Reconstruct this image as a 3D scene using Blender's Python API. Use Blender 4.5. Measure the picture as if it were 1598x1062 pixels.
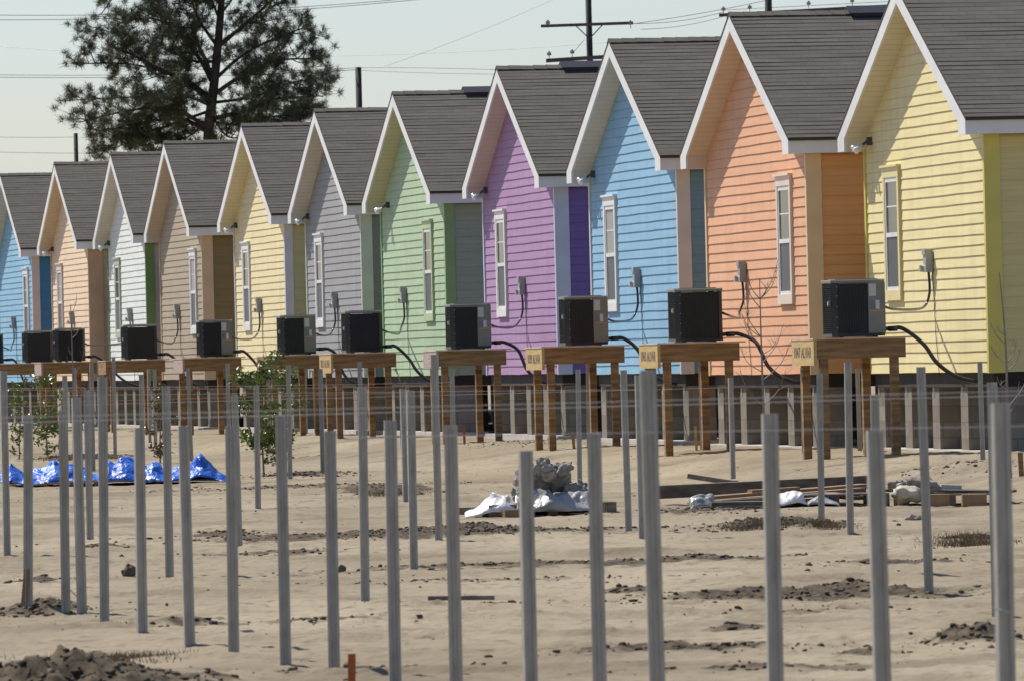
import bpy, math, random
import numpy as np
from mathutils import Vector, Matrix, noise as mnoise
R = random.Random(7)
sc = bpy.context.scene
for o in list(bpy.data.objects): bpy.data.objects.remove(o)

# ---------------------------------------------------------------- camera, sky, sun, exposure
EYE = 1.31; FPX = 12402.0; ROLL = 0.0247; Y0 = 557.3; CX, CY = 799.0, 531.0
cam = bpy.data.cameras.new('camera'); camo = bpy.data.objects.new('camera', cam)
sc.collection.objects.link(camo); sc.camera = camo
cam.sensor_width = 36; cam.lens = 36*FPX/1598; cam.clip_start = 1; cam.clip_end = 5000
camo.matrix_world = (Matrix.Translation((0, 0, EYE)) @ Matrix.Rotation(math.pi/2+math.atan((Y0-CY)/FPX), 4, 'X')
                     @ Matrix.Rotation(-ROLL, 4, 'Z'))
cam.dof.use_dof = True; cam.dof.focus_distance = 104; cam.dof.aperture_fstop = 17

SUN_AZ = math.radians(-43.5)      # from +Y, positive towards +X
SUN_EL = math.radians(52)
sv = Vector((math.sin(SUN_AZ)*math.cos(SUN_EL), math.cos(SUN_AZ)*math.cos(SUN_EL), math.sin(SUN_EL)))
w = bpy.data.worlds.new('World'); sc.world = w; w.use_nodes = True
nt = w.node_tree; bg = nt.nodes['Background']
sky = nt.nodes.new('ShaderNodeTexSky'); sky.sky_type = 'NISHITA'; sky.sun_disc = False
sky.sun_elevation = SUN_EL; sky.sun_rotation = SUN_AZ; sky.air_density = 1.0; sky.dust_density = 0.6; sky.ozone_density = 1.0
tint = nt.nodes.new('ShaderNodeMix'); tint.data_type = 'RGBA'; tint.blend_type = 'MULTIPLY'; tint.inputs[0].default_value = 1
tint.inputs[7].default_value = (.94, .985, 1.17, 1)
nt.links.new(sky.outputs[0], tint.inputs[6]); nt.links.new(tint.outputs[2], bg.inputs[0]); bg.inputs[1].default_value = 0.086
sl = bpy.data.lights.new('sun', 'SUN'); sl.energy = 4.9; sl.angle = math.radians(0.5); sl.color = (1, .95, .86)
so = bpy.data.objects.new('sun', sl); sc.collection.objects.link(so)
so.rotation_euler = (-sv).to_track_quat('-Z', 'Y').to_euler()
sc.view_settings.view_transform = 'Standard'; sc.view_settings.look = 'None'
sc.view_settings.exposure = 0.24; sc.view_settings.gamma = 1
sc.render.engine = 'CYCLES'
sc.cycles.max_bounces = 6

# ---------------------------------------------------------------- projection helpers
def P(px, py, Y):
    dx, dy = px-CX, py-CY; c, s = math.cos(ROLL), math.sin(ROLL)
    x = dx*c-dy*s; y = dx*s+dy*c-(Y0-CY)
    return Vector((x/FPX*Y, Y, EYE-y/FPX*Y))
def proj(v):
    x = v[0]/v[1]*FPX; y = -(v[2]-EYE)/v[1]*FPX+(Y0-CY); c, s = math.cos(ROLL), math.sin(ROLL)
    return CX+x*c+y*s, CY-x*s+y*c
def smooth(a, b, x):
    t = np.clip((x-a)/(b-a), 0, 1); return t*t*(3-2*t)
def base_z(X, Y):
    s = ((X-4.97)+.1936*(Y-100.2))*.982
    return -.25*(1-smooth(-3.8, -1.0, s))
# value noise (numpy)
def vnoise(x, y, seed=0):
    xi = np.floor(x).astype(np.int64); yi = np.floor(y).astype(np.int64); xf = x-xi; yf = y-yi
    u = xf*xf*(3-2*xf); v = yf*yf*(3-2*yf)
    def h(a, b):
        n = (a*374761393+b*668265263+seed*974711)&0x7fffffff
        n = ((n ^ (n >> 13))*1274126177)&0x7fffffff
        return ((n ^ (n >> 16))&0xffff)/65535.0
    return (h(xi, yi)*(1-u)+h(xi+1, yi)*u)*(1-v)+(h(xi, yi+1)*(1-u)+h(xi+1, yi+1)*u)*v
def fbm(x, y, o=4, seed=0):
    a = 0; s = 0; k = 1.0
    for i in range(o):
        a = a+k*vnoise(x*2**i+i*17.3, y*2**i+i*9.1, seed+i); s += k; k *= .55
    return a/s
# soil features: px centre, py, half width px, depth half (m), height, dirt
FEAT = [(640, 835, 400, 1.6, .045, 1), (740, 830, 90, 1.2, .06, 1), (350, 836, 60, 1.2, .07, 1), (1215, 822, 130, 1.6, .10, .9),
 (900, 884, 520, .7, .025, .8), (1080, 878, 90, .5, .035, 1), (1260, 931, 330, .8, .05, .9), (985, 922, 50, .5, .07, 1), (1330, 918, 60, .5, .06, 1),
 (1520, 1008, 100, .7, .14, 1), (1060, 1018, 230, .5, .04, .9), (170, 1086, 210, 1.0, .17, 1), (195, 1064, 95, .8, .12, 1), (40, 1092, 130, .8, .16, 1), (330, 1068, 60, .5, .06, 1), (60, 957, 90, .8, .09, .9),
 (290, 975, 60, .5, .06, .9), (600, 768, 90, 2.6, .05, .9), (130, 714, 75, 3, .07, .9), (470, 742, 80, 2.4, .06, .9), (60, 905, 60, .8, .03, .7),
 (1515, 845, 55, 1.0, .09, .8), (1500, 733, 110, 2.0, .10, .25), (1400, 880, 140, .6, .03, .7), (150, 858, 60, 1.0, .05, 1), (430, 975, 330, .5, .02, .5),
 (1100, 800, 120, 2, .03, .6), (860, 690, 120, 3, .05, .3), (480, 760, 240, 1.5, .02, .5), (1150, 985, 60, .4, .03, .8), (420, 862, 180, .6, .02, .5),
 (1350, 1020, 60, .3, .03, .9), (1180, 1045, 240, .35, .02, .6), (560, 1045, 260, .4, .02, .5), (760, 940, 280, .4, .02, .6), (1250, 955, 200, .4, .015, .5), (760, 905, 400, .4, .012, .4)]
FW = []
for (px, py, hw, hd, hh, d) in FEAT:
    lo, hi = 22.0, 190.0
    for _ in range(18):
        Y = (lo+hi)/2; g = P(px, py, Y)
        if g.z > float(base_z(g.x, g.y)): lo = Y
        else: hi = Y
    FW.append((g.x, Y, hw*Y/FPX, hd, hh, d))
RUTS = [(36.5, .02, .035, 11), (39.5, -.03, .03, 12), (42.0, .05, .035, 13), (44.5, .0, .03, 14), (47.5, .08, .04, 15), (50.5, -.05, .03, 16), (54, .03, .04, 17), (58, .1, .04, 18), (62.5, -.06, .04, 19), (67, .05, .04, 20), (73, .1, .05, 21), (80, 0, .05, 22), (88, .12, .05, 23), (94, -.1, .05, 24)]
def dirtmask(X, Y):
    m = np.zeros_like(X); hsum = np.zeros_like(X)
    wv = fbm(X*1.3, Y*.55, 3, 91)-.5
    for (fx, fy, hx, hy, hh, d) in FW:
        e = ((X-fx)/hx)**2+((Y-fy+wv*hy*1.6)/hy)**2
        g = np.exp(-e*1.6)
        m = np.maximum(m, g*d); hsum = hsum+g*hh
    return m, hsum
def terrain(X, Y, full=False):
    X = np.asarray(X, float); Y = np.asarray(Y, float)
    m, hs = dirtmask(X, Y)
    near = 1-smooth(150, 200, Y)
    z = base_z(X, Y)+.05*(fbm(X*.45, Y*.22, 3, 5)-.5)*near
    z = z+.034*(fbm(X*1.3, Y*.75, 4, 23)-.5)*near
    r = 1-np.abs(fbm(X*1.1, Y*2.2, 4, 41)*2-1)
    z = z+.045*(r-.8)
    lump = fbm(X*7, Y*5, 4, 61)
    z = z+hs*(.2+1.0*lump+.35*(fbm(X*19, Y*15, 3, 67)-.5))
    z = z+.020*(fbm(X*14, Y*9, 2, 77)-.5)*(1+2.2*m)+.030*(np.abs(fbm(X*3.1, Y*2.4, 3, 141)*2-1)-.25)*smooth(.42, .62, fbm(X*.35, Y*.2, 2, 55))*near
    for (ry, sl_, am, sd) in RUTS:
        d_ = (Y-ry-sl_*X-.9*(fbm(X*.5, Y*0+sd, 3, sd)-.5))/(.0022*ry)
        z = z+1.1*am*(np.exp(-d_*d_)-.6*np.exp(-(d_-2.2)**2))*smooth(.35, .6, fbm(X*.7+sd, Y*.2, 2, sd+3))
    return (z, m) if full else z
GYS = [18.0]
while GYS[-1] < 215: GYS.append(GYS[-1]+max(.055, GYS[-1]**2*.0000165))
GYS = np.array(GYS); GNX = 330
GYY, GUU = np.meshgrid(GYS, np.linspace(-1, 1, GNX), indexing='ij')
GXX = GUU*(3.5+GYY*.075); GZ, GM = terrain(GXX, GYY, True)
def tz(x, y):            # bilinear look-up in the ground mesh
    j = int(np.searchsorted(GYS, y))-1
    if j < 0 or j >= len(GYS)-1: return float(base_z(np.float64(x), np.float64(y)))
    t = (y-GYS[j])/(GYS[j+1]-GYS[j]); r = []
    for k in (j, j+1):
        u = (x/(3.5+GYS[k]*.075)+1)/2*(GNX-1); i = int(min(max(u, 0), GNX-2)); f = min(max(u-i, 0), 1); r.append(GZ[k, i]*(1-f)+GZ[k, i+1]*f)
    return float(r[0]*(1-t)+r[1]*t)
def G(px, py):
    lo, hi = 20.0, 200.0
    for _ in range(20):
        Y = (lo+hi)/2; g = P(px, py, Y)
        if g.z > tz(g.x, g.y): lo = Y
        else: hi = Y
    return P(px, py, (lo+hi)/2)

# ---------------------------------------------------------------- materials
def lin(r, g, b):
    f = lambda c: c/255/12.92 if c <= 10 else ((c/255+.055)/1.055)**2.4
    return (f(r), f(g), f(b))
def mat(name, col, rough=.6, metal=0, var=.12, scale=(1, 1, 1), nscale=3.0, bump=0, bscale=40, spec=.5, alpha=1, dark=None, coord='Object'):
    m = bpy.data.materials.new(name); m.use_nodes = True; t = m.node_tree; b = t.nodes['Principled BSDF']
    b.inputs['Roughness'].default_value = rough; b.inputs['Metallic'].default_value = metal
    b.inputs['Specular IOR Level'].default_value = spec
    tc = t.nodes.new('ShaderNodeTexCoord'); mp = t.nodes.new('ShaderNodeMapping'); mp.inputs['Scale'].default_value = scale
    t.links.new(tc.outputs[coord], mp.inputs[0])
    n = t.nodes.new('ShaderNodeTexNoise'); n.inputs['Scale'].default_value = nscale; n.inputs['Detail'].default_value = 6
    t.links.new(mp.outputs[0], n.inputs['Vector'])
    r = t.nodes.new('ShaderNodeValToRGB'); r.color_ramp.elements[0].position = .3; r.color_ramp.elements[1].position = .7
    d = dark or tuple(c*(1-var*1.5) for c in col)
    r.color_ramp.elements[0].color = (*d, 1); r.color_ramp.elements[1].color = (*[min(1, c*(1+var)) for c in col], 1)
    t.links.new(n.outputs[0], r.inputs[0]); t.links.new(r.outputs[0], b.inputs['Base Color'])
    if bump:
        n2 = t.nodes.new('ShaderNodeTexNoise'); n2.inputs['Scale'].default_value = bscale; n2.inputs['Detail'].default_value = 4
        t.links.new(mp.outputs[0], n2.inputs['Vector'])
        bp = t.nodes.new('ShaderNodeBump'); bp.inputs['Strength'].default_value = bump; bp.inputs['Distance'].default_value = .02
        t.links.new(n2.outputs[0], bp.inputs['Height']); t.links.new(bp.outputs[0], b.inputs['Normal'])
    if alpha < 1: b.inputs['Alpha'].default_value = alpha
    return m
def brickmat(name, c1, c2, cm, bw, bh, ms, map_fn='xz', rough=.9, var=.5):
    m = bpy.data.materials.new(name); m.use_nodes = True; t = m.node_tree; b = t.nodes['Principled BSDF']
    b.inputs['Roughness'].default_value = rough; b.inputs['Specular IOR Level'].default_value = .3
    uv = t.nodes.new('ShaderNodeUVMap')
    br = t.nodes.new('ShaderNodeTexBrick'); br.inputs['Scale'].default_value = 1
    br.inputs['Brick Width'].default_value = bw; br.inputs['Row Height'].default_value = bh; br.inputs['Mortar Size'].default_value = ms
    br.inputs['Color1'].default_value = (*c1, 1); br.inputs['Color2'].default_value = (*c2, 1); br.inputs['Mortar'].default_value = (*cm, 1)
    t.links.new(uv.outputs[0], br.inputs[0])
    n = t.nodes.new('ShaderNodeTexNoise'); n.inputs['Scale'].default_value = 1.7; n.inputs['Detail'].default_value = 8
    t.links.new(uv.outputs[0], n.inputs['Vector'])
    mx = t.nodes.new('ShaderNodeMix'); mx.data_type = 'RGBA'; mx.blend_type = 'MULTIPLY'; mx.inputs[0].default_value = var
    rp = t.nodes.new('ShaderNodeValToRGB'); rp.color_ramp.elements[0].position = .3; rp.color_ramp.elements[0].color = (.55, .55, .55, 1); rp.color_ramp.elements[1].position = .7; rp.color_ramp.elements[1].color = (1.3, 1.28, 1.25, 1)
    t.links.new(n.outputs[0], rp.inputs[0]); t.links.new(br.outputs[0], mx.inputs[6]); t.links.new(rp.outputs[0], mx.inputs[7])
    t.links.new(mx.outputs[2], b.inputs['Base Color'])
    return m
M = {}
M['shingle'] = brickmat('asphalt_shingle', (.104, .093, .078), (.090, .080, .067), (.070, .062, .052), .31, .13, .005)
M['block'] = brickmat('concrete_block', (.27, .24, .195), (.18, .155, .125), (.19, .165, .135), .4, .2, .009, var=.6)
M['beam'] = mat('treated_beam', (.032, .023, .017), .8, var=.3)
M['footing'] = mat('footing_concrete', (.5, .46, .40), .9, var=.12, bump=.3)
M['white'] = mat('white_trim_paint', (.74, .73, .71), .45, var=.05)
M['soffit'] = mat('soffit_paint', (.62, .59, .53), .6, var=.04, scale=(1, 1, 1), nscale=2)
M['glass'] = mat('window_glass', (.02, .024, .03), .06, var=.1, spec=.9)
M['screen'] = mat('insect_screen', (.075, .078, .085), .45, var=.1, spec=.6)
M['lumber'] = mat('treated_lumber', (.30, .18, .075), .75, var=.25, scale=(1, 1, 9), nscale=2.2, dark=(.15, .08, .032), bump=.2)
M['lumber_tag'] = mat('new_yellow_lumber', (.52, .36, .145), .7, var=.12, scale=(1, 1, 10), nscale=2.5)
M['lumber_pink'] = mat('weathered_pink_lumber', (.42, .31, .275), .75, var=.2, scale=(1, 1, 8), nscale=4)
M['osb'] = mat('table_board', lin(205, 180, 150), .8, var=.15)
M['ink'] = mat('marker_ink', (.12, .08, .05), .7)
M['black'] = mat('black_coil', (.013, .013, .015), .45, var=.2)
M['slat'] = mat('dark_louvre_metal', (.028, .029, .032), .4, metal=.3, var=.2)
M['acpanel'] = mat('grey_service_panel', (.20, .20, .175), .4, metal=.3, var=.12)
M['acrim'] = mat('light_rim_metal', (.42, .42, .42), .3, metal=.6, var=.1)
M['sticker'] = mat('white_sticker', (.55, .56, .54), .5)
M['bluest'] = mat('blue_sticker', (.13, .17, .23), .5)
M['orangest'] = mat('orange_sticker', (.55, .25, .08), .5)
M['cable'] = mat('black_conduit', (.012, .013, .018), .28, var=.1, spec=.7)
M['box'] = mat('grey_disconnect_box', (.33, .34, .33), .45, metal=.2)
M['post'] = mat('galvanised_steel', (.385, .365, .315), .55, metal=.15, var=.13, scale=(1, 1, .35), nscale=26, bump=.05)
M['string'] = mat('white_string', (.42, .41, .39), .6)
M['ostring'] = mat('orange_string', (.5, .2, .07), .6)
M['lamp'] = mat('floodlight_glass', (.75, .75, .73), .12, spec=.9)
M['dkmetal'] = mat('dark_bracket', (.06, .06, .06), .5)
M['bark'] = mat('pine_bark', (.055, .043, .036), .9, var=.35, bump=.5)
M['needle'] = mat('pine_needles', (.085, .092, .036), .55, var=.4, nscale=1.2, dark=(.030, .038, .020))
M['leaf'] = mat('shrub_leaf', (.20, .235, .045), .3, var=.4, nscale=6, dark=(.06, .10, .02))
M['leafr'] = mat('reddish_shrub_leaf', (.15, .10, .035), .28, var=.6, nscale=7, dark=(.04, .07, .015))
M['twig'] = mat('grey_twig', (.26, .22, .19), .8, var=.2)
M['tarp'] = mat('blue_tarp', (.02, .14, .55), .38, var=.2, nscale=2, spec=.5, dark=(.012, .085, .42), bump=1, bscale=7)
next(n for n in M['tarp'].node_tree.nodes if n.type == 'BUMP').inputs['Distance'].default_value = .07
M['blind'] = mat('window_blind', (.33, .33, .31), .5, var=.1, scale=(1, 1, 30))
M['plastic'] = mat('white_plastic_sheet', (.68, .665, .62), .35, var=.08, spec=.6, bump=.9, bscale=14)
M['greyplastic'] = mat('dusty_clear_plastic', (.30, .295, .27), .35, var=.3, spec=.7, bump=.9, bscale=14)
M['oldwood'] = mat('weathered_board', (.26, .205, .14), .85, var=.3, scale=(1, 6, 6), nscale=3, bump=.2)
M['darkwood'] = mat('dark_weathered_board', (.125, .10, .075), .85, var=.3, scale=(1, 6, 6), nscale=3)
M['rubble'] = mat('grey_rubble', (.31, .285, .245), .9, var=.3, bump=.6, nscale=6)
M['clod'] = mat('damp_soil', (.115, .088, .058), .95, var=.35, nscale=9, bump=.5, dark=(.04, .03, .02))
M['dryg'] = mat('dry_grass', (.20, .14, .075), .8, var=.4, nscale=8)
M['pole'] = mat('creosote_pole', (.035, .028, .028), .8, var=.3, scale=(1, 1, .2))
M['arm'] = mat('crossarm_wood', (.09, .07, .07), .8, var=.2)
M['insul'] = mat('porcelain_insulator', (.30, .29, .29), .15, spec=.9)
M['wire'] = mat('aluminium_wire', (.20, .20, .20), .5, metal=.4)
M['bag'] = mat('cream_paper_bag', (.52, .46, .34), .7, var=.2, bump=.6, bscale=12)
M['rust'] = mat('rusty_stake', lin(170, 92, 48), .8, var=.25)
M['stake'] = mat('wooden_stake', lin(150, 118, 84), .8, var=.25)

# ---------------------------------------------------------------- mesh builder
class MB:
    def __init__(s): s.v = []; s.f = []; s.uv = []; s.m = []; s.useuv = False
    def quad(s, a, b, c, d, uv=None, mi=0):
        n = len(s.v); s.v += [tuple(a), tuple(b), tuple(c), tuple(d)]; s.f.append((n, n+1, n+2, n+3)); s.m.append(mi)
        s.uv += uv if uv else [(0, 0)]*4; s.useuv = s.useuv or bool(uv)
    def poly(s, pts, uv=None, mi=0):
        n = len(s.v); s.v += [tuple(p) for p in pts]; s.f.append(tuple(range(n, n+len(pts)))); s.m.append(mi)
        s.uv += uv if uv else [(0, 0)]*len(pts)
    def box(s, x0, x1, y0, y1, z0, z1, mi=0, uvf=False):
        p = [(x0, y0, z0), (x1, y0, z0), (x1, y1, z0), (x0, y1, z0), (x0, y0, z1), (x1, y0, z1), (x1, y1, z1), (x0, y1, z1)]
        for q in ((0, 3, 2, 1), (4, 5, 6, 7), (0, 1, 5, 4), (1, 2, 6, 5), (2, 3, 7, 6), (3, 0, 4, 7)):
            pts = [p[i] for i in q]
            uv = None
            if uvf:
                if q in ((0, 1, 5, 4), (2, 3, 7, 6)): uv = [(a[0], a[2]) for a in pts]
                elif q in ((1, 2, 6, 5), (3, 0, 4, 7)): uv = [(a[1], a[2]) for a in pts]
                else: uv = [(a[0], a[1]) for a in pts]
            s.quad(*pts, uv=uv, mi=mi)
    def obox(s, c, ax, ay, az, mi=0):
        c, ax, ay, az = Vector(c), Vector(ax), Vector(ay), Vector(az)
        p = [c+i*ax+j*ay+k*az for k in (-1, 1) for (i, j) in ((-1, -1), (1, -1), (1, 1), (-1, 1))]
        for q in ((0, 3, 2, 1), (4, 5, 6, 7), (0, 1, 5, 4), (1, 2, 6, 5), (2, 3, 7, 6), (3, 0, 4, 7)):
            s.quad(*[p[i] for i in q], mi=mi)
    def prism(s, pts2, a, b, axis='x', mi=0):   # polygon (u,v) extruded a..b along axis x (u=y,v=z) or z (u=x,v=y)
        f = (lambda u, v, w_: (w_, u, v)) if axis == 'x' else ((lambda u, v, w_: (u, v, w_)) if axis == 'z' else (lambda u, v, w_: (u, w_, v)))
        n = len(pts2)
        s.poly([f(u, v, a) for u, v in pts2][::-1], mi=mi); s.poly([f(u, v, b) for u, v in pts2], mi=mi)
        for i in range(n):
            j = (i+1) % n
            s.quad(f(*pts2[i], a), f(*pts2[j], a), f(*pts2[j], b), f(*pts2[i], b), mi=mi)
    def tube(s, pts, rad, n=8, cap=True, mi=0):
        pts = [Vector(p) for p in pts]; k = len(pts)
        if not hasattr(rad, '__len__'): rad = [rad]*k
        base = len(s.v); up = Vector((0.13, .21, 1)).normalized()
        for i, p in enumerate(pts):
            t = (pts[min(i+1, k-1)]-pts[max(i-1, 0)]).normalized()
            a = t.cross(up)
            if a.length < .05: a = t.cross(Vector((1, 0, 0)))
            a.normalize(); b = t.cross(a)
            for j in range(n):
                q = p+rad[i]*(math.cos(2*math.pi*j/n)*a+math.sin(2*math.pi*j/n)*b); s.v.append(tuple(q))
        for i in range(k-1):
            for j in range(n):
                a0 = base+i*n+j; a1 = base+i*n+(j+1) % n
                s.f.append((a0, a1, a1+n, a0+n)); s.m.append(mi); s.uv += [(0, 0)]*4
        if cap:
            s.f.append(tuple(base+j for j in range(n))[::-1]); s.m.append(mi); s.uv += [(0, 0)]*n
            s.f.append(tuple(base+(k-1)*n+j for j in range(n))); s.m.append(mi); s.uv += [(0, 0)]*n
    def lump(s, c, rx, ry, rz, seed, rough=.35, sub=2, mi=0):
        V, F = ICO[sub]; base = len(s.v); c = Vector(c)
        for v in V:
            n = mnoise.noise(v*1.4+Vector((seed*3.1, seed*1.7, seed)))*rough+mnoise.noise(v*3.6+Vector((seed, 0, seed*2.3)))*rough*.6
            k = 1+n; s.v.append((c.x+v.x*rx*k, c.y+v.y*ry*k, c.z+v.z*rz*k))
        for f in F: s.f.append(tuple(base+i for i in f)); s.m.append(mi); s.uv += [(0, 0)]*3
    def build(s, name, m, parent=None, smoothf=False):
        me = bpy.data.meshes.new(name); me.from_pydata(s.v, [], s.f); 
        ms = m if isinstance(m, (list, tuple)) else [m]
        for x in ms: me.materials.append(x)
        if len(ms) > 1: me.polygons.foreach_set('material_index', s.m)
        if s.useuv:
            uvl = me.uv_layers.new(name='UVMap'); uvl.data.foreach_set('uv', np.array(s.uv, float).ravel())
        if smoothf: me.polygons.foreach_set('use_smooth', [True]*len(me.polygons))
        me.update()
        o = bpy.data.objects.new(name, me); sc.collection.objects.link(o)
        if parent: o.parent = parent
        return o
import bmesh
ICO = {}
for sub in (1, 2, 3):
    bm = bmesh.new(); bmesh.ops.create_icosphere(bm, subdivisions=sub, radius=1)
    bm.verts.ensure_lookup_table(); ICO[sub] = ([v.co.copy() for v in bm.verts], [tuple(v.index for v in f.verts) for f in bm.faces]); bm.free()
def tag(o, label, cat, group=None, kind=None):
    o['label'] = label; o['category'] = cat
    if group: o['group'] = group
    if kind: o['kind'] = kind
    return o
def thing(name, label, cat, loc, rz=0, group=None):
    o = bpy.data.objects.new(name, None); sc.collection.objects.link(o); o.empty_display_size = .2
    o.location = loc; o.rotation_euler = (0, 0, rz); return tag(o, label, cat, group)
def cr(pts, n=8):          # catmull-rom
    pts = [Vector(p) for p in pts]; q = [pts[0]]+pts+[pts[-1]]; out = []
    for i in range(1, len(q)-2):
        for k in range(n):
            t = k/n; a, b, c, d = q[i-1], q[i], q[i+1], q[i+2]
            out.append(.5*((2*b)+(c-a)*t+(2*a-5*b+4*c-d)*t*t+(3*b-a-3*c+d)*t*t*t))
    out.append(pts[-1]); return out

# ---------------------------------------------------------------- ground
def build_ground():
    Ys, nx, XX, YY, Z, m = GYS, GNX, GXX, GYY, GZ, GM
    nv = XX.size; ny = len(Ys)
    co = np.stack([XX, YY, Z], -1).reshape(-1, 3)
    idx = np.arange(nv).reshape(ny, nx)
    q = np.stack([idx[:-1, :-1], idx[:-1, 1:], idx[1:, 1:], idx[1:, :-1]], -1).reshape(-1, 4)
    me = bpy.data.meshes.new('ground'); me.vertices.add(nv); me.vertices.foreach_set('co', co.ravel())
    me.loops.add(q.size); me.loops.foreach_set('vertex_index', q.ravel().astype(np.int32))
    me.polygons.add(len(q)); me.polygons.foreach_set('loop_start', np.arange(0, q.size, 4, dtype=np.int32)); me.polygons.foreach_set('loop_total', np.full(len(q), 4, dtype=np.int32))
    me.update(); me.validate()
    me.polygons.foreach_set('use_smooth', np.ones(len(q), bool))
    at = me.attributes.new('dirt', 'FLOAT', 'POINT'); at.data.foreach_set('value', m.ravel().astype(np.float32))
    # skirt sheet to the horizon, just under
    o = bpy.data.objects.new('ground', me); sc.collection.objects.link(o); o['kind'] = 'structure'
    t = bpy.data.materials.new('sandy_soil'); t.use_nodes = True; n = t.node_tree; b = n.nodes['Principled BSDF']; b.inputs['Roughness'].default_value = .95
    b.inputs['Specular IOR Level'].default_value = .15
    tc = n.nodes.new('ShaderNodeTexCoord')
    def noi(sc_, det, mp=None):
        x = n.nodes.new('ShaderNodeTexNoise'); x.inputs['Scale'].default_value = sc_; x.inputs['Detail'].default_value = det
        if mp:
            mm = n.nodes.new('ShaderNodeMapping'); mm.inputs['Scale'].default_value = mp; n.links.new(tc.outputs['Object'], mm.inputs[0]); n.links.new(mm.outputs[0], x.inputs[0])
        else: n.links.new(tc.outputs['Object'], x.inputs[0])
        return x
    def ramp(src, a, ca, b_, cb):
        r = n.nodes.new('ShaderNodeValToRGB'); r.color_ramp.elements[0].position = a; r.color_ramp.elements[0].color = (*ca, 1)
        r.color_ramp.elements[1].position = b_; r.color_ramp.elements[1].color = (*cb, 1); n.links.new(src, r.inputs[0]); return r
    def mix(f, a, c):
        x = n.nodes.new('ShaderNodeMix'); x.data_type = 'RGBA'; n.links.new(f, x.inputs[0])
        for s_, i in ((a, 6), (c, 7)):
            if isinstance(s_, tuple): x.inputs[i].default_value = (*s_, 1)
            else: n.links.new(s_, x.inputs[i])
        return x.outputs[2]
    n1 = noi(.5, 6, (.8, .28, 1)); sand = ramp(n1.outputs[0], .35, SAND[0], .65, SAND[1])
    n2 = noi(9, 6); spk = ramp(n2.outputs[0], .56, (0, 0, 0), .72, (1, 1, 1))
    c1 = mix(spk.outputs[0], sand.outputs[0], SAND[2])
    n7 = noi(1.1, 5, (.5, .5, 1)); dp = ramp(n7.outputs[0], .52, (0, 0, 0), .68, (.85, .85, .85)); c1 = mix(dp.outputs[0], c1, (.175, .138, .092))
    n5 = noi(.35, 3, (.5, .2, 1)); gr = ramp(n5.outputs[0], .60, (0, 0, 0), .70, (.45, .45, .45))
    c1 = mix(gr.outputs[0], c1, (.12, .108, .052))
    at = n.nodes.new('ShaderNodeAttribute'); at.attribute_name = 'dirt'
    n3 = noi(5, 7); ad = n.nodes.new('ShaderNodeMath'); ad.operation = 'ADD'; n.links.new(at.outputs['Fac'], ad.inputs[0]); n.links.new(n3.outputs[0], ad.inputs[1])
    dm = ramp(ad.outputs[0], .72, (0, 0, 0), 1.02, (1, 1, 1))
    n4 = noi(14, 5); dc = ramp(n4.outputs[0], .35, (.045, .034, .022), .65, (.125, .096, .062))
    c2 = mix(dm.outputs[0], c1, dc.outputs[0]); n.links.new(c2, b.inputs['Base Color'])
    n6 = noi(16, 9); bp = n.nodes.new('ShaderNodeBump'); bp.inputs['Strength'].default_value = .6; bp.inputs['Distance'].default_value = .022
    n.links.new(n6.outputs[0], bp.inputs['Height']); n.links.new(bp.outputs[0], b.inputs['Normal'])
    me.materials.append(t)
    mb = MB(); z = -.42
    mb.quad((-2500, -50, z), (2500, -50, z), (2500, 4000, z), (-2500, 4000, z)); far = mb.build('ground_beyond', t); far['kind'] = 'structure'
SAND = ((.240, .194, .130), (.330, .274, .190), (.165, .130, .086))
build_ground()

def clods():
    mb = MB(); rr = random.Random(3); k = 0
    for (fx, fy, hx, hy, hh, d) in FW:
        cnt = int(min(2200, hx*hy*520*d*(1.6 if hh > .06 else .8)))
        for _ in range(cnt):
            x = rr.gauss(fx, hx*.5); y = rr.gauss(fy, hy*.45)
            r = .004+.017*rr.random()**3
            z = tz(x, y) if False else None
            mb_pts.append((x, y, r, k)); k += 1
    for _ in range(900):
        y = 27+rr.random()**1.3*85; x = rr.uniform(-1, 1)*(y*.068)
        mb_pts.append((x, y, .003+.012*rr.random()**4, k)); k += 1
    Z = [tz(q[0], q[1]) for q in mb_pts]
    for (x, y, r, k), z in zip(mb_pts, Z):
        mb.lump((x, y, z+r*.25), r*rr.uniform(.8, 1.6), r*rr.uniform(.8, 1.4), r*rr.uniform(.55, .95), k*.37, .9, 1)
    o = mb.build('soil_clods', M['clod'], None, True); o['label'] = 'damp brown clods of soil strewn in broken lines over the pale sand'; o['category'] = 'soil clods'; o['kind'] = 'stuff'
mb_pts = []
clods()

# ---------------------------------------------------------------- houses
TH = .1743; F2 = 3.7; OR = .28; WH = 3.42; ZB = 1.02; ZF = 3.92; ZA = 5.93; SL = (ZA-(ZF+.21))/F2; LEN = 13.0
ztop = lambda y: ZA-SL*abs(y)
ZS = lambda y: ztop(y)-.235      # underside of sloped soffit
EXP = .13
def siding_gable(mb, rr):
    z = ZB
    while z < ZS(0)-.02:
        z2 = min(z+EXP, ZS(0)-.005)
        wa = min(WH, (ZS(0)-z)/SL); wb = min(WH, (ZS(0)-z2)/SL)
        N = 9; ph = rr.uniform(0, 9)
        for i in range(N):
            t0, t1 = i/N, (i+1)/N
            def pt(t, wd, zz, xo, wob):
                y = wd-2*wd*t
                return (OR-xo, y, zz+(.0035*math.sin(ph+t*7)+.003*math.sin(ph*3+t*23))*wob)
            a, b = pt(t0, wa, z, .013, 1), pt(t1, wa, z, .013, 1)
            c, d = pt(t1, wb, z2+.01, .001, 0), pt(t0, wb, z2+.01, .001, 0)
            mb.quad(a, b, c, d)
            mb.quad((OR, a[1], a[2]), (OR, b[1], b[2]), b, a)
        z = z2
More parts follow.
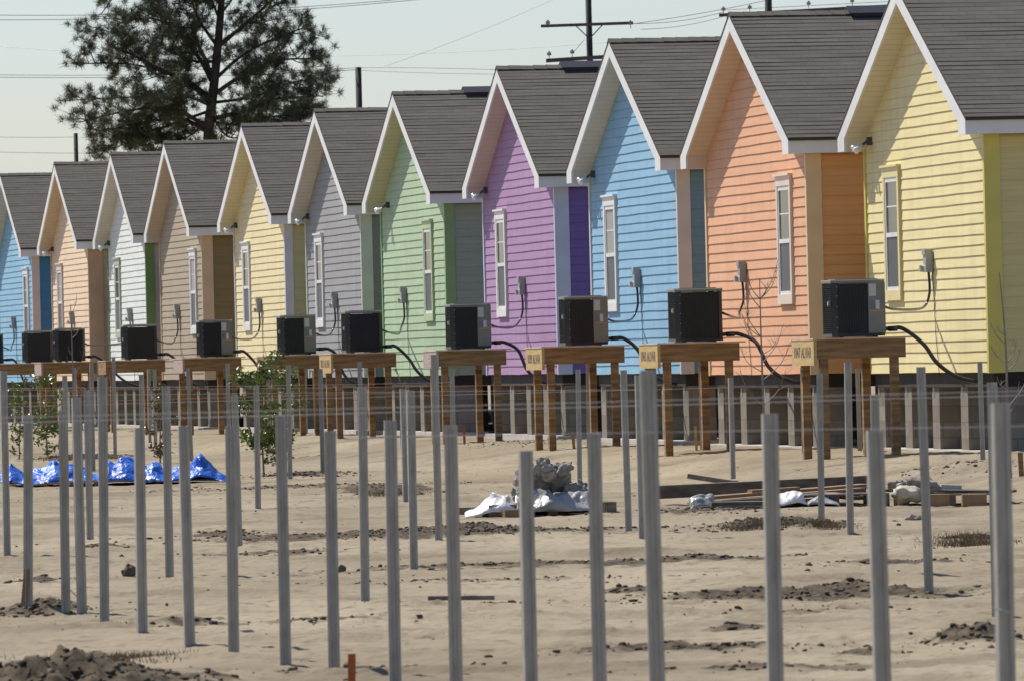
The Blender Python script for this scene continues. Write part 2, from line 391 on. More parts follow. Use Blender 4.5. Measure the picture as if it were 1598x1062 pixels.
def add_joints(m):
    t = m.node_tree; b = t.nodes['Principled BSDF']; src = b.inputs['Base Color'].links[0].from_socket
    tc = t.nodes.new('ShaderNodeTexCoord'); sp = t.nodes.new('ShaderNodeSeparateXYZ'); cb = t.nodes.new('ShaderNodeCombineXYZ')
    t.links.new(tc.outputs['Object'], sp.inputs[0]); t.links.new(sp.outputs[1], cb.inputs[0])
    ad = t.nodes.new('ShaderNodeMath'); ad.operation = 'SUBTRACT'; ad.inputs[1].default_value = ZB; t.links.new(sp.outputs[2], ad.inputs[0]); t.links.new(ad.outputs[0], cb.inputs[1])
    br = t.nodes.new('ShaderNodeTexBrick'); br.inputs['Scale'].default_value = 1; br.inputs['Brick Width'].default_value = 3.3; br.inputs['Row Height'].default_value = EXP; br.inputs['Mortar Size'].default_value = .004
    br.offset = .37; br.offset_frequency = 3
    br.inputs['Color1'].default_value = (1, 1, 1, 1); br.inputs['Color2'].default_value = (.96, .96, .955, 1); br.inputs['Mortar'].default_value = (.78, .76, .74, 1)
    t.links.new(cb.outputs[0], br.inputs[0]); mx = t.nodes.new('ShaderNodeMix'); mx.data_type = 'RGBA'; mx.blend_type = 'MULTIPLY'; mx.inputs[0].default_value = 1
    t.links.new(src, mx.inputs[6]); t.links.new(br.outputs[0], mx.inputs[7])
    mp = t.nodes.new('ShaderNodeMapping'); mp.inputs['Scale'].default_value = (1, 2.5, .5); t.links.new(tc.outputs['Object'], mp.inputs[0])
    no = t.nodes.new('ShaderNodeTexNoise'); no.inputs['Scale'].default_value = 1.6; no.inputs['Detail'].default_value = 7; t.links.new(mp.outputs[0], no.inputs['Vector'])
    rp = t.nodes.new('ShaderNodeValToRGB'); rp.color_ramp.elements[0].position = .35; rp.color_ramp.elements[0].color = (.93, .925, .91, 1); rp.color_ramp.elements[1].position = .6; rp.color_ramp.elements[1].color = (1, 1, 1, 1)
    t.links.new(no.outputs[0], rp.inputs[0]); m2 = t.nodes.new('ShaderNodeMix'); m2.data_type = 'RGBA'; m2.blend_type = 'MULTIPLY'; m2.inputs[0].default_value = 1
    t.links.new(mx.outputs[2], m2.inputs[6]); t.links.new(rp.outputs[0], m2.inputs[7]); t.links.new(m2.outputs[2], b.inputs['Base Color'])
    return m
def house(i, X, Y, z, dt, C, label):
    rr = random.Random(i*11+1)
    root = thing('clapboard_house', label, 'house', (X, Y, z), TH+dt, 'row of raised clapboard houses')
    paint = mat('siding_paint', C['wall'], .62, var=.045, scale=(1, .5, 7.7), nscale=2.2, spec=.15)
    add_joints(paint)
    side = mat('shade_toned_siding_paint', C.get('side', C['wall']), .6, var=.05, scale=(.5, 1, 7.7), nscale=2.2, spec=.2)  # darker copy of the wall paint, long-wall shade put into the colour
    corner = mat('corner_paint', C['corner'], .45, var=.05) if C.get('corner') else M['white']
    trim = mat('window_trim_paint', C['trim'], .45, var=.05) if C.get('trim') else M['white']
    mb = MB(); siding_gable(mb, rr)
    o = mb.build('gable_wall', paint, root)
    mb = MB(); z_ = ZB
    while z_ < ZF-.01:
        z2 = min(z_+EXP, ZF)
        for sgn in (-1, 1):
            y0 = sgn*(WH+.016); y1 = sgn*(WH+.001)
            mb.quad((OR, y0, z_), (OR+LEN, y0, z_), (OR+LEN, y1, z2), (OR, y1, z2))
            mb.quad((OR, sgn*WH, z_), (OR+LEN, sgn*WH, z_), (OR+LEN, y0, z_), (OR, y0, z_))
        z_ = z2
    mb.quad((OR, -WH, ZB), (OR, WH, ZB), (OR+LEN, WH, ZB), (OR+LEN, -WH, ZB))
    mb.poly([(OR+LEN, -WH, ZB), (OR+LEN, WH, ZB), (OR+LEN, WH, ZS(WH)), (OR+LEN, 0, ZS(0)), (OR+LEN, -WH, ZS(WH))])
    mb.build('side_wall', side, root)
    # corner boards: one L per corner, gable leg and long-side leg
    for sgn in (-1, 1):
        mb = MB()
        zt_ = ZS(WH)-.0
        mb.prism([(sgn*(WH-.06), ZB-.01), (sgn*(WH+.028), ZB-.01), (sgn*(WH+.028), ZF-.003), (sgn*(WH+.028), ZF-.002), (sgn*(WH-.06), ZS(WH-.06)-.004)][::(1 if sgn > 0 else -1)], OR-.03, OR-.0)
        y0, y1 = sorted((sgn*WH, sgn*(WH+.028)))
        mb.box(OR, OR+C.get('cw', .17), y0, y1, ZB-.01, ZF-.002)
        mb.build('corner_board', corner, root)
    # roof: stepped shingle courses, both slopes
    mb = MB(); L0, L1 = -.035, OR+LEN+.3; sl = math.sqrt(1+SL*SL); n = int((F2+.04)*sl/EXP)+1
    for sgn in (-1, 1):
        for k in range(n):
            ya = min(k*EXP/sl, F2+.04); yb = min((k+1)*EXP/sl, F2+.04)
            za, zb = ztop(ya)+.002, ztop(yb)+.007
            ph = rr.uniform(0, 6); NX = 14
            for q in range(NX):
                xa, xb = L0+(L1-L0)*q/NX, L0+(L1-L0)*(q+1)/NX
                wa_, wb_ = .004*math.sin(ph+xa*1.7), .004*math.sin(ph+xb*1.7)
                mb.quad((xa, sgn*ya, za), (xb, sgn*ya, za), (xb, sgn*yb, zb+wb_), (xa, sgn*yb, zb+wa_), uv=[(xa+k*.7, k*EXP), (xb+k*.7, k*EXP), (xb+k*.7, (k+1)*EXP), (xa+k*.7, (k+1)*EXP)])
                mb.quad((xa, sgn*yb, zb+wa_), (xb, sgn*yb, zb+wb_), (xb, sgn*yb, zb-.007), (xa, sgn*yb, zb-.007), uv=[(0, 0)]*4)
        ye = F2+.04
        for xx in (L0, L1):
            mb.quad((xx, 0, ztop(0)+.002), (xx, sgn*ye, ztop(ye)+.014), (xx, sgn*ye, ztop(ye)-.03), (xx, 0, ztop(0)-.035), uv=[(0, 0)]*4)
        mb.quad((L0, 0, ztop(0)-.035), (L1, 0, ztop(0)-.035), (L1, sgn*ye, ztop(ye)-.03), (L0, sgn*ye, ztop(ye)-.03), uv=[(0, 0)]*4)
        mb.quad((L0, sgn*ye, ztop(ye)-.03), (L1, sgn*ye, ztop(ye)-.03), (L1, sgn*ye, ztop(ye)+.014), (L0, sgn*ye, ztop(ye)+.014), uv=[(0, 0)]*4)
    # ridge caps
    k = L0
    while k < L1-.1:
        j = rr.uniform(0, .008)
        for sgn in (-1, 1):
            mb.quad((k, 0, ztop(0)+.018+j), (k+.2, 0, ztop(0)+.012+j), (k+.2, sgn*.14, ztop(.14)+.016+j), (k, sgn*.14, ztop(.14)+.022+j), uv=[(k, 0), (k+.2, 0), (k+.2, .12), (k, .12)])
            mb.quad((k, sgn*.14, ztop(.14)+.022+j), (k+.2, sgn*.14, ztop(.14)+.016+j), (k+.2, sgn*.14, ztop(.14)), (k, sgn*.14, ztop(.14)), uv=[(0, 0)]*4)
        k += .2
    roof = mb.build('roof', M['shingle'], root)
    if C.get('vent'):
        v0, v1 = C['vent']; mb = MB()
        mb.prism([(0, ztop(0)+.075), (-.22, ztop(.22)+.075), (-.22, ztop(.22)+.055), (0, ztop(0)+.055), (.22, ztop(.22)+.055), (.22, ztop(.22)+.075)], v0, v1)
        mb.prism([(-.2, ztop(.2)+.02), (0, ztop(0)+.05), (.2, ztop(.2)+.02), (.2, ztop(.2)+.052), (0, ztop(0)+.052), (-.2, ztop(.2)+.052)], v0+.05, v1-.05)
        mb.build('ridge_vent', M['black'], roof)
    # rake boards with pork-chop ends
    for sgn in (-1, 1):
        mb = MB(); yE = F2
        pts = [(0, ztop(0)-.036), (sgn*yE, ztop(yE)-.036), (sgn*yE, ZF-.01), (sgn*(yE-.40), ZF-.01), (sgn*(yE-.40), ztop(yE-.40)-.245), (0, ztop(0)-.245)]
        if sgn > 0: pts = pts[::-1]
        mb.prism(pts, -.03, 0.0)
        mb.build('rake_board', M['white'], root)
    # eave fascia, soffits
    for sgn in (-1, 1):
        mb = MB(); y0, y1 = sorted((sgn*(F2-.025), sgn*F2)); mb.box(.0, OR+LEN+.3, y0, y1, ZF-.005, ztop(F2)-.036)
        mb.build('eave_fascia', M['white'], root)
    mb = MB()
    for sgn in (-1, 1):
        a = WH-.12
        # sloped soffit between rake board and wall
        nb = 26
        for q in range(nb):
            ya, yb = q*a/nb, (q+1)*a/nb
            za, zb = ZS(ya), ZS(yb)
            mb.quad((0, sgn*ya, za), (OR, sgn*ya, za), (OR, sgn*(yb-.003), ZS(yb-.003)), (0, sgn*(yb-.003), ZS(yb-.003)))
            mb.quad((0, sgn*(yb-.003), zb+.006), (OR, sgn*(yb-.003), zb+.006), (OR, sgn*yb, zb+.006), (0, sgn*yb, zb+.006))
        mb.quad((0, sgn*a, ZF), (OR, sgn*a, ZF), (OR, sgn*a, ZS(a)+.01), (0, sgn*a, ZS(a)+.01))
        mb.quad((0, sgn*a, ZF), (OR-.032, sgn*a, ZF), (OR-.032, sgn*(F2-.025), ZF), (0, sgn*(F2-.025), ZF))
        mb.quad((OR-.032, sgn*(WH+.03), ZF), (OR+LEN, sgn*(WH+.03), ZF), (OR+LEN, sgn*(F2-.025), ZF), (OR-.032, sgn*(F2-.025), ZF))
    mb.build('soffit', mat('soffit_board', C.get('soffit', (.62, .60, .55)), .6, var=.04), root)
    # floor beam, piers, footing
    mb = MB(); mb.box(OR+.05, OR+LEN-.05, -WH+.05, -WH+.14, .84, ZB-.003); mb.box(OR+.05, OR+LEN-.05, WH-.14, WH-.05, .84, ZB-.003); mb.box(OR+.05, OR+.14, -WH+.142, WH-.142, .84, ZB-.003)
    for q in range(1, 20):
        xx = OR+q*.62; mb.box(xx, xx+.05, -WH+.142, WH-.142, .88, ZB-.003)
    mb.build('floor_frame', M['beam'], root)
    mb = MB(); mb.box(OR-.05, OR+.62, -WH-.15, WH+.15, -.3, .055); mb.build('footing', M['footing'], root)
    for q in range(5):
        yc = -WH+.24+q*(2*WH-.48)/4
        for (x0, kk) in ((OR+.08, 0), (OR+2.9, 1), (OR+5.9, 2)):
            if kk and q not in (0, 2, 4): continue
            mb = MB(); mb.box(x0, x0+.4, yc-.2, yc+.2, (-.3 if kk else .055), .8385, uvf=True)
            o = mb.build('pier', M['block'], root)
            if not kk:
                mb = MB(); mb.box(x0-.006, x0+.03, yc+.06, yc+.11, .72, .90); mb.build('anchor_strap', M['acrim'], o)
    # window on the gable
    def wy(px, zz):
        lo, hi = -4.5, 4.5
        for _ in range(40):
            y = (lo+hi)/2; v = root_w(OR, y, zz)
            if proj(v)[0] > px: lo = y
            else: hi = y
        return (lo+hi)/2
    ct, st = math.cos(TH+dt), math.sin(TH+dt)
    def root_w(x, y, zz): return Vector((X+x*ct-y*st, Y+x*st+y*ct, z+zz))
    wc = wy(C['win'], 2.8)
    z0, z1, hw = 1.95, 3.66, .46
    mb = MB(); x0, x1 = OR-.045, OR+.001
    mb.box(x0, x1, wc-hw, wc-hw+.09, z0+.13, z1-.13); mb.box(x0, x1, wc+hw-.09, wc+hw, z0+.13, z1-.13)
    mb.box(x0-.003, x1, wc-hw-.01, wc+hw+.01, z1-.13, z1); mb.box(x0-.03, x1, wc-hw-.035, wc+hw+.035, z1, z1+.03); mb.box(x0-.004, x1, wc-hw-.005, wc+hw+.005, z0, z0+.13)
    wo = mb.build('window', trim, root)
    a = hw-.09
    mb = MB(); fx0, fx1 = OR-.035, OR+.001; zl, zh = z0+.13, z1-.13; zm = (zl+zh)/2-.02
    for (y0, y1) in ((wc-a, wc-a+.045), (wc+a-.045, wc+a)): mb.box(fx0, fx1, y0, y1, zl, zh)
    for (b0, b1) in ((zl, zl+.045), (zm-.02, zm+.035), (zh-.06, zh)): mb.box(fx0-.002, fx1, wc-a+.045, wc+a-.045, b0, b1)
    mb.box(fx0+.012, fx1, wc-a+.046, wc+a-.046, (zm+zh)/2-.008, (zm+zh)/2+.008)
    mb.build('sash', M['white'], wo)
    mb = MB(); mb.quad((OR-.02, wc+a-.045, zm+.03), (OR-.02, wc-a+.045, zm+.03), (OR-.02, wc-a+.045, zh-.05), (OR-.02, wc+a-.045, zh-.05)); mb.build('glass', M['blind'] if i in (3, 8, 10) else M['glass'], wo)
    mb = MB(); mb.quad((OR-.022, wc+a-.045, zl+.04), (OR-.022, wc-a+.045, zl+.04), (OR-.022, wc-a+.045, zm-.01), (OR-.022, wc+a-.045, zm-.01)); mb.build('screen', M['screen'], wo)
    # floodlight under left rake
    if C.get('flood', True):
        fy = WH-.42 if i != 5 else WH-.9; fz = 3.98
        mb = MB(); mb.tube([(OR-.01, fy, fz+.05), (OR-.07, fy, fz+.05)], .055, 10)
        mb.tube([(OR-.07, fy, fz+.05), (OR-.13, fy+.03, fz), (OR-.17, fy+.05, fz-.02)], .018, 6)
        fo = mb.build('floodlight', M['dkmetal'], root)
        for dy, dz in ((.06, -.03), (-.05, -.05)):
            mb = MB(); mb.tube([(OR-.14, fy+dy*.6, fz), (OR-.17, fy+dy, fz+dz*.7), (OR-.235, fy+dy*1.5, fz+dz*1.4), (OR-.255, fy+dy*1.6, fz+dz*1.6)], [.02, .03, .05, .04], 12)
            mb.build('bulb', M['lamp'], fo, True)
    # disconnect box + hairline wire
    yb = wy(C['box'], 2.4)
    mb = MB(); mb.box(OR-.11, OR-.016, yb-.075, yb+.075, 2.28, 2.56); mb.box(OR-.125, OR-.112, yb-.085, yb+.085, 2.5, 2.575)
    bo = mb.build('disconnect_box', M['box'], root)
    mb = MB(); mb.tube([(OR-.06, yb+.11, 2.33), (OR-.15, yb+.11, 2.33)], .045, 12); mb.build('meter_dial', M['acrim'], bo)
    mb = MB(); mb.tube(cr([(OR-.02, yb-.02, 2.28), (OR-.02, yb-.10, 1.9), (OR-.022, yb-.16, 1.5), (OR-.02, yb-.24, 1.2), (OR-.02, yb-.28, .98)]), .0045, 4); mb.build('wire', M['cable'], bo)
    return dict(root=root, X=X, Y=Y, z=z, th=TH+dt, yb=yb, toL=lambda v: ((v.x-X)*ct+(v.y-Y)*st, -(v.x-X)*st+(v.y-Y)*ct))
HD = {
 1: (4.974, 100.233, -.033, -.004), 2: (3.087, 108.012, -.024, -.003), 3: (1.559, 116.766, .004, 0), 4: (-.112, 126.983, .017, -.007), 5: (-1.937, 137.593, .014, 0),
 6: (-3.497, 145.736, .007, -.003), 7: (-5.105, 153.64, .01, .001), 8: (-7.058, 164.027, .001, -.005), 9: (-8.539, 171.504, -.001, -.006), 10: (-10.184, 179.052, .012, .003),
 11: (-11.954, 187.606, -.005, .006), 12: (-13.75, 196.2, 0, 0)}
HC = {  # side: wall colour deepened, with the shade of the long walls painted in
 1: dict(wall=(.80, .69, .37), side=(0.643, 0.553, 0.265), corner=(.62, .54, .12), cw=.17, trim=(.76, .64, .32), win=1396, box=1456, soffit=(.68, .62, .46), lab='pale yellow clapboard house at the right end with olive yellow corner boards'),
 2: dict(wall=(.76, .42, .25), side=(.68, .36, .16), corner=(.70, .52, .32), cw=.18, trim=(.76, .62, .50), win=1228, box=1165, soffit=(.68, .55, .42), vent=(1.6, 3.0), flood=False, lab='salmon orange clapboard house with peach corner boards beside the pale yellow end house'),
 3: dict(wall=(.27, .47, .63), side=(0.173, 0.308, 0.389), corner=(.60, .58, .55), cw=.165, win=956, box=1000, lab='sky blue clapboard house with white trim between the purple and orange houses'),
 4: dict(wall=(.41, .25, .42), side=(0.203, 0.131, 0.365), corner=(.55, .56, .70), cw=.2, win=785, box=820, soffit=(.60, .50, .50), vent=(1.0, 2.2), lab='lilac purple clapboard house with long side toned violet for shade'),
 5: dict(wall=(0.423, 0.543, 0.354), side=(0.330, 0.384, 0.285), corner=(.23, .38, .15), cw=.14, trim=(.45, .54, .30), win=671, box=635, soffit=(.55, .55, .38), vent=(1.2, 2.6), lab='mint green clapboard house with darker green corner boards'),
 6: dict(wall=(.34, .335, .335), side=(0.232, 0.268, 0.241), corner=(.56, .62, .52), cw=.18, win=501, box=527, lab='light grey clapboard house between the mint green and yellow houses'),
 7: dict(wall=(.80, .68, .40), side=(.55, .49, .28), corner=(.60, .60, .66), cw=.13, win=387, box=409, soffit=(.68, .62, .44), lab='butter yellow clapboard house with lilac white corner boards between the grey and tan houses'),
 8: dict(wall=(.42,.345,.25), side=(0.251, 0.179, 0.089), corner=(.62, .45, .30), cw=.2, win=304, box=281, flood=False, soffit=(.58, .50, .42), lab='tan brown clapboard house with long side toned dark brown for shade'),
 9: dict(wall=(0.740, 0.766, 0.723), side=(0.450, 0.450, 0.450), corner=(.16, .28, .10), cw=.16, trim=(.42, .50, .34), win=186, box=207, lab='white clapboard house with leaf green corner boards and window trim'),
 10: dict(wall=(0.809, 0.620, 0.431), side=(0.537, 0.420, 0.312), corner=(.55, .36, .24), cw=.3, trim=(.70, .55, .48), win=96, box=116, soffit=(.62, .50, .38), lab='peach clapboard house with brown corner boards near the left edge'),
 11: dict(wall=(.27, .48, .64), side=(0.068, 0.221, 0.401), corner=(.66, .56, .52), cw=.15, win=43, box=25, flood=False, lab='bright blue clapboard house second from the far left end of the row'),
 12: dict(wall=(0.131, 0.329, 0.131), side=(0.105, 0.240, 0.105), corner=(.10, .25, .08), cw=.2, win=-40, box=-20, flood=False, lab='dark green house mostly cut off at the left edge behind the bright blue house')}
H = {}
for i, (X, Y, z, dt) in HD.items():
    H[i] = house(i, X, Y, z, dt, HC[i], HC[i]['lab'])

# ---------------------------------------------------------------- hvac stands and condensers
# house, skirt left px, corner px, right px, ac l, ac r, panel, tag material, text, front board z height
ST = {1: (1246, 1275, 1415, 1288, 1376, 1, 'lumber_tag', '1847 ALVAR'), 2: (1004, 1031, 1155, 1046, 1124, 0, 'lumber_tag', '1843 ALVAR'), 3: (836, 850, 975, 875, 945, 1, 'lumber_tag', '1839 ALVAR'),
 4: (665, 685, 790, 697, 763, 1, 'lumber_pink', None), 5: (502, 520, 618, 534, 594, 0, 'lumber_tag', '1831 ALVAR'), 6: (405, 420, 506, 433, 490, 1, 'lumber', None),
 7: (273, 288, 376, 307, 360, 1, 'lumber_pink', None), 8: (163, 168, 257, 189, 243, 0, 'lumber', None), 9: (55, 67, 150, 82, 131, 0, 'lumber_pink', None), 10: (-18, -4, 93, 34, 80, 0, 'lumber_tag', None), 11: (-100, -90, -8, -50, 3, 0, 'lumber', None)}
HN = {1: 'the pale yellow house', 2: 'the salmon orange house', 3: 'the sky blue house', 4: 'the lilac purple house', 5: 'the mint green house', 6: 'the light grey house', 7: 'the butter yellow house', 8: 'the tan brown house', 9: 'the white and green house', 10: 'the peach house', 11: 'the far left dark green house'}
AX = {1: 'carrying black unit with tall service panel'}
def stand_ac(i):
    pl, pc, pr, al, ar, panel, tm, txt = ST[i]; h = H[i]; Yh = HD[i][1]; rr = random.Random(i+50)
    Yf = Yh-3.05; th = h['th']; ct, st = math.cos(th), math.sin(th)
    zt = 1.45
    c = P(pc, 560, Yf)                                   # near-left corner of the skirt
    # length along ridge direction
    L = (pr-pc)*Yf/FPX/ct
    D = 1.3
    tl = {1: 'with lettered yellow end board', 2: 'with lettered yellow end board'}.get(i, '')
    root = thing('wooden_stand', ('tall treated lumber stand %s in front of %s' % (tl, HN[i])).replace('  ', ' '), 'wooden stand', (c.x, c.y, 0), th, 'lumber stands under the air conditioners')
    # local: x 0..L ridge dir, y 0..D away from camera
    mb = MB(); ov = .05; z0 = zt-.018
    mb.box(-.05, L+.08, -.03, D+.03, z0, zt); mb.build('tabletop', M['osb'], root)
    hb = .235
    mb = MB(); mb.box(.0, L, .0, .04, z0-hb, z0-.002); mb.build('skirt_board', M['lumber'], root)
    mb = MB(); mb.box(.0, L, D-.04, D, z0-hb, z0-.002); mb.build('skirt_board', M['lumber'], root)
    mb = MB(); mb.box(L-.04, L-.002, .042, D-.042, z0-hb, z0-.002); mb.build('skirt_board', M['lumber'], root)
    mb = MB(); mb.box(-.042, -.002, -.01, D, z0-hb-(.075 if txt else .03), z0-.004); sk = mb.build('skirt_board', M[tm], root)
    if txt:
        sk['label'] = 'yellow end board lettered '+txt
        cu = bpy.data.curves.new('writing', 'FONT'); cu.body = txt; cu.size = .20; cu.extrude = .0008; cu.offset = .003
        to = bpy.data.objects.new('writing_tmp', cu); sc.collection.objects.link(to)
        bpy.context.view_layer.update()
        dg = bpy.context.evaluated_depsgraph_get(); me = bpy.data.meshes.new_from_object(to.evaluated_get(dg)); bpy.data.objects.remove(to)
        wmax = max(v.co.x for v in me.vertices)
        k = 1.05/wmax
        me.transform(Matrix.Translation((-.0435, D-.12, z0-.21)) @ Matrix(((0, 0, -1, 0), (-k, 0, 0, 0), (0, .9, 0, 0), (0, 0, 0, 1))))
        me.name = 'writing'; me.materials.clear(); me.materials.append(M['ink'])
        wo = bpy.data.objects.new('writing', me); sc.collection.objects.link(wo); wo.parent = sk
    for (x, y) in ((.05, .045), (.05+.0, D-.17), (L-.18, .045), (L-.30, D-.17)):
        wx, wy_ = c.x+x*ct-y*st, c.y+x*st+y*ct
        mb = MB(); mb.box(x, x+.10, y, y+.10, tz(wx, wy_)-.2, z0-hb+.12); mb.build('leg', M['lumber'], root)
    for _ in range(3):
        pass
    # condenser
    acY = Yf+.62; a = P((al+ar)/2, 500, acY)
    W = (ar-al)*acY/FPX; b = W*.47; Hh = .70
    lx = (a.x-c.x)*ct+(a.y-c.y)*st; ly = -(a.x-c.x)*st+(a.y-c.y)*ct
    lab = ('air conditioner with grey labelled panel on the stand by %s' if panel else 'plain black air conditioner without labels on the stand by %s') % HN[i]
    r = thing('air_conditioner', lab, 'air conditioner', (a.x, a.y, zt), th, 'air conditioners on wooden stands')
    def oct_(b_, ch): return [(-b_+ch, -b_), (b_-ch, -b_), (b_, -b_+ch), (b_, b_-ch), (b_-ch, b_), (-b_+ch, b_), (-b_, b_-ch), (-b_, -b_+ch)]
    mb = MB(); mb.prism(oct_(b-.012, .05), .05, Hh-.04, 'z'); mb.build('coil', M['black'], r)
    mb = MB()
    k = .07
    while k < Hh-.05:
        mb.prism(oct_(b, .05), k, k+.004, 'z'); k += .026
    q = -b+.06
    while q < b-.05:
        mb.box(q, q+.004, -b-.002, -b+.01, .05, Hh-.04); mb.box(-b-.002, -b+.01, q, q+.004, .05, Hh-.04); q += .03
    mb.build('grille', M['slat'], r)
    for sx, sy in ((-1, -1), (-1, 1), (1, -1), (1, 1)):
        mb = MB(); p = [(sx*(b-.055), sy*(b+.004)), (sx*(b+.004), sy*(b-.055)), (sx*(b-.02), sy*(b-.07)), (sx*(b-.07), sy*(b-.02))]
        mb.prism(p if sx*sy < 0 else p[::-1], .04, Hh-.03, 'z')
        cp = mb.build('corner_post', M['slat'] if not (sx < 0 and sy > 0) else M['acpanel'], r)
    for k in (.12, .25, .38, .51, .62):
        mb = MB(); mb.tube([(-b+.05, -b-.006, k), (-b+.05, -b-.012, k)], .006, 6); mb.build('bolt', M['acrim'], r)
    mb = MB(); mb.tube([(-b-.03, -b+.16, .42), (-b+.01, -b+.16, .42)], .03, 8); mb.build('handle', M['acrim'], r)
    mb = MB(); mb.prism(oct_(b+.012, .06), Hh-.03, Hh, 'z'); mb.prism(oct_(b-.06, .05), Hh, Hh+.018, 'z'); mb.build('top_cover', M['acpanel'], r)
    mb = MB(); mb.prism(oct_(b+.014, .06), Hh-.004, Hh+.008, 'z'); mb.build('top_rim', M['acrim'], r) 
    mb = MB(); mb.prism(oct_(b+.008, .06), .012, .05, 'z')
    for q in (-b+.08, b-.14): mb.box(q, q+.05, -b+.02, b-.02, 0, .012)
    mb.build('base_pan', M['slat'], r)
    if panel:
        mb = MB(); mb.prism([(b-.21, -b-.012), (b+.004, -b-.012), (b+.012, -b+.2), (b-.05, -b+.2), (b-.21, -b+.03)], .05, Hh-.03, 'z'); sp = mb.build('service_panel', M['acpanel'], r)
        mb = MB(); mb.box(b-.20, b-.11, -b-.0165, -b-.0135, Hh-.20, Hh-.05); mb.build('label_plate', M['sticker'], sp)
        mb = MB(); mb.box(b-.185, b-.12, -b-.0165, -b-.0135, Hh-.36, Hh-.26); mb.build('blue_label', M['bluest'], sp)
        mb = MB(); mb.box(b-.118, b-.07, -b-.0165, -b-.0135, Hh-.36, Hh-.25); mb.build('white_label', M['sticker'], sp)
        mb = MB(); mb.box(b-.19, b-.03, -b-.0165, -b-.0135, Hh-.385, Hh-.37); mb.build('orange_strip', M['orangest'], sp)
    # power cable from the disconnect box, pipe to under the floor; coordinates in condenser space
    hx, hy = h['toL'](Vector((a.x, a.y, 0)))
    bx, by, bz = OR-.06-hx, h['yb']-hy, 2.28-zt+HD[i][2]
    mb = MB(); s0 = .37
    mb.tube(cr([(bx, by, bz), (bx+.0, by-.03, bz-.25), (bx-.06, by-.05+.03, bz-.42), (bx*.62+b*.38, by*.5, s0-.02-.02*(i % 3)), (b+.16, -b+.34, s0-.03), (b-.01, -b+.2, s0+.03)]), .0165, 8)
    mb.build('power_cable', M['cable'], r, True)
    sgx = OR-hx
    mb = MB(); e = rr.uniform(-.05, .05)
    gp_ = sgx-b-.24; mb.tube(cr([(b-.04, -b+.1, .09), (b+.10, -b+.1, .10), (b+.24, -b+.06, .09), (b+.24+gp_*.28, -b+.04, -.08+e), (b+.24+gp_*.46, -b, -.34), (b+.24+gp_*.75, -b-.05, -.52), (sgx+.15, -b-.1, -.60), (sgx+.5, -b-.2, -.61)], 7), .027, 8)
    mb.tube([(b+.06, -b+.1, .095), (b+.17, -b+.08, .098)], .034, 8)
    mb.build('refrigerant_pipe', M['cable'], r, True)
for i in ST: stand_ac(i)

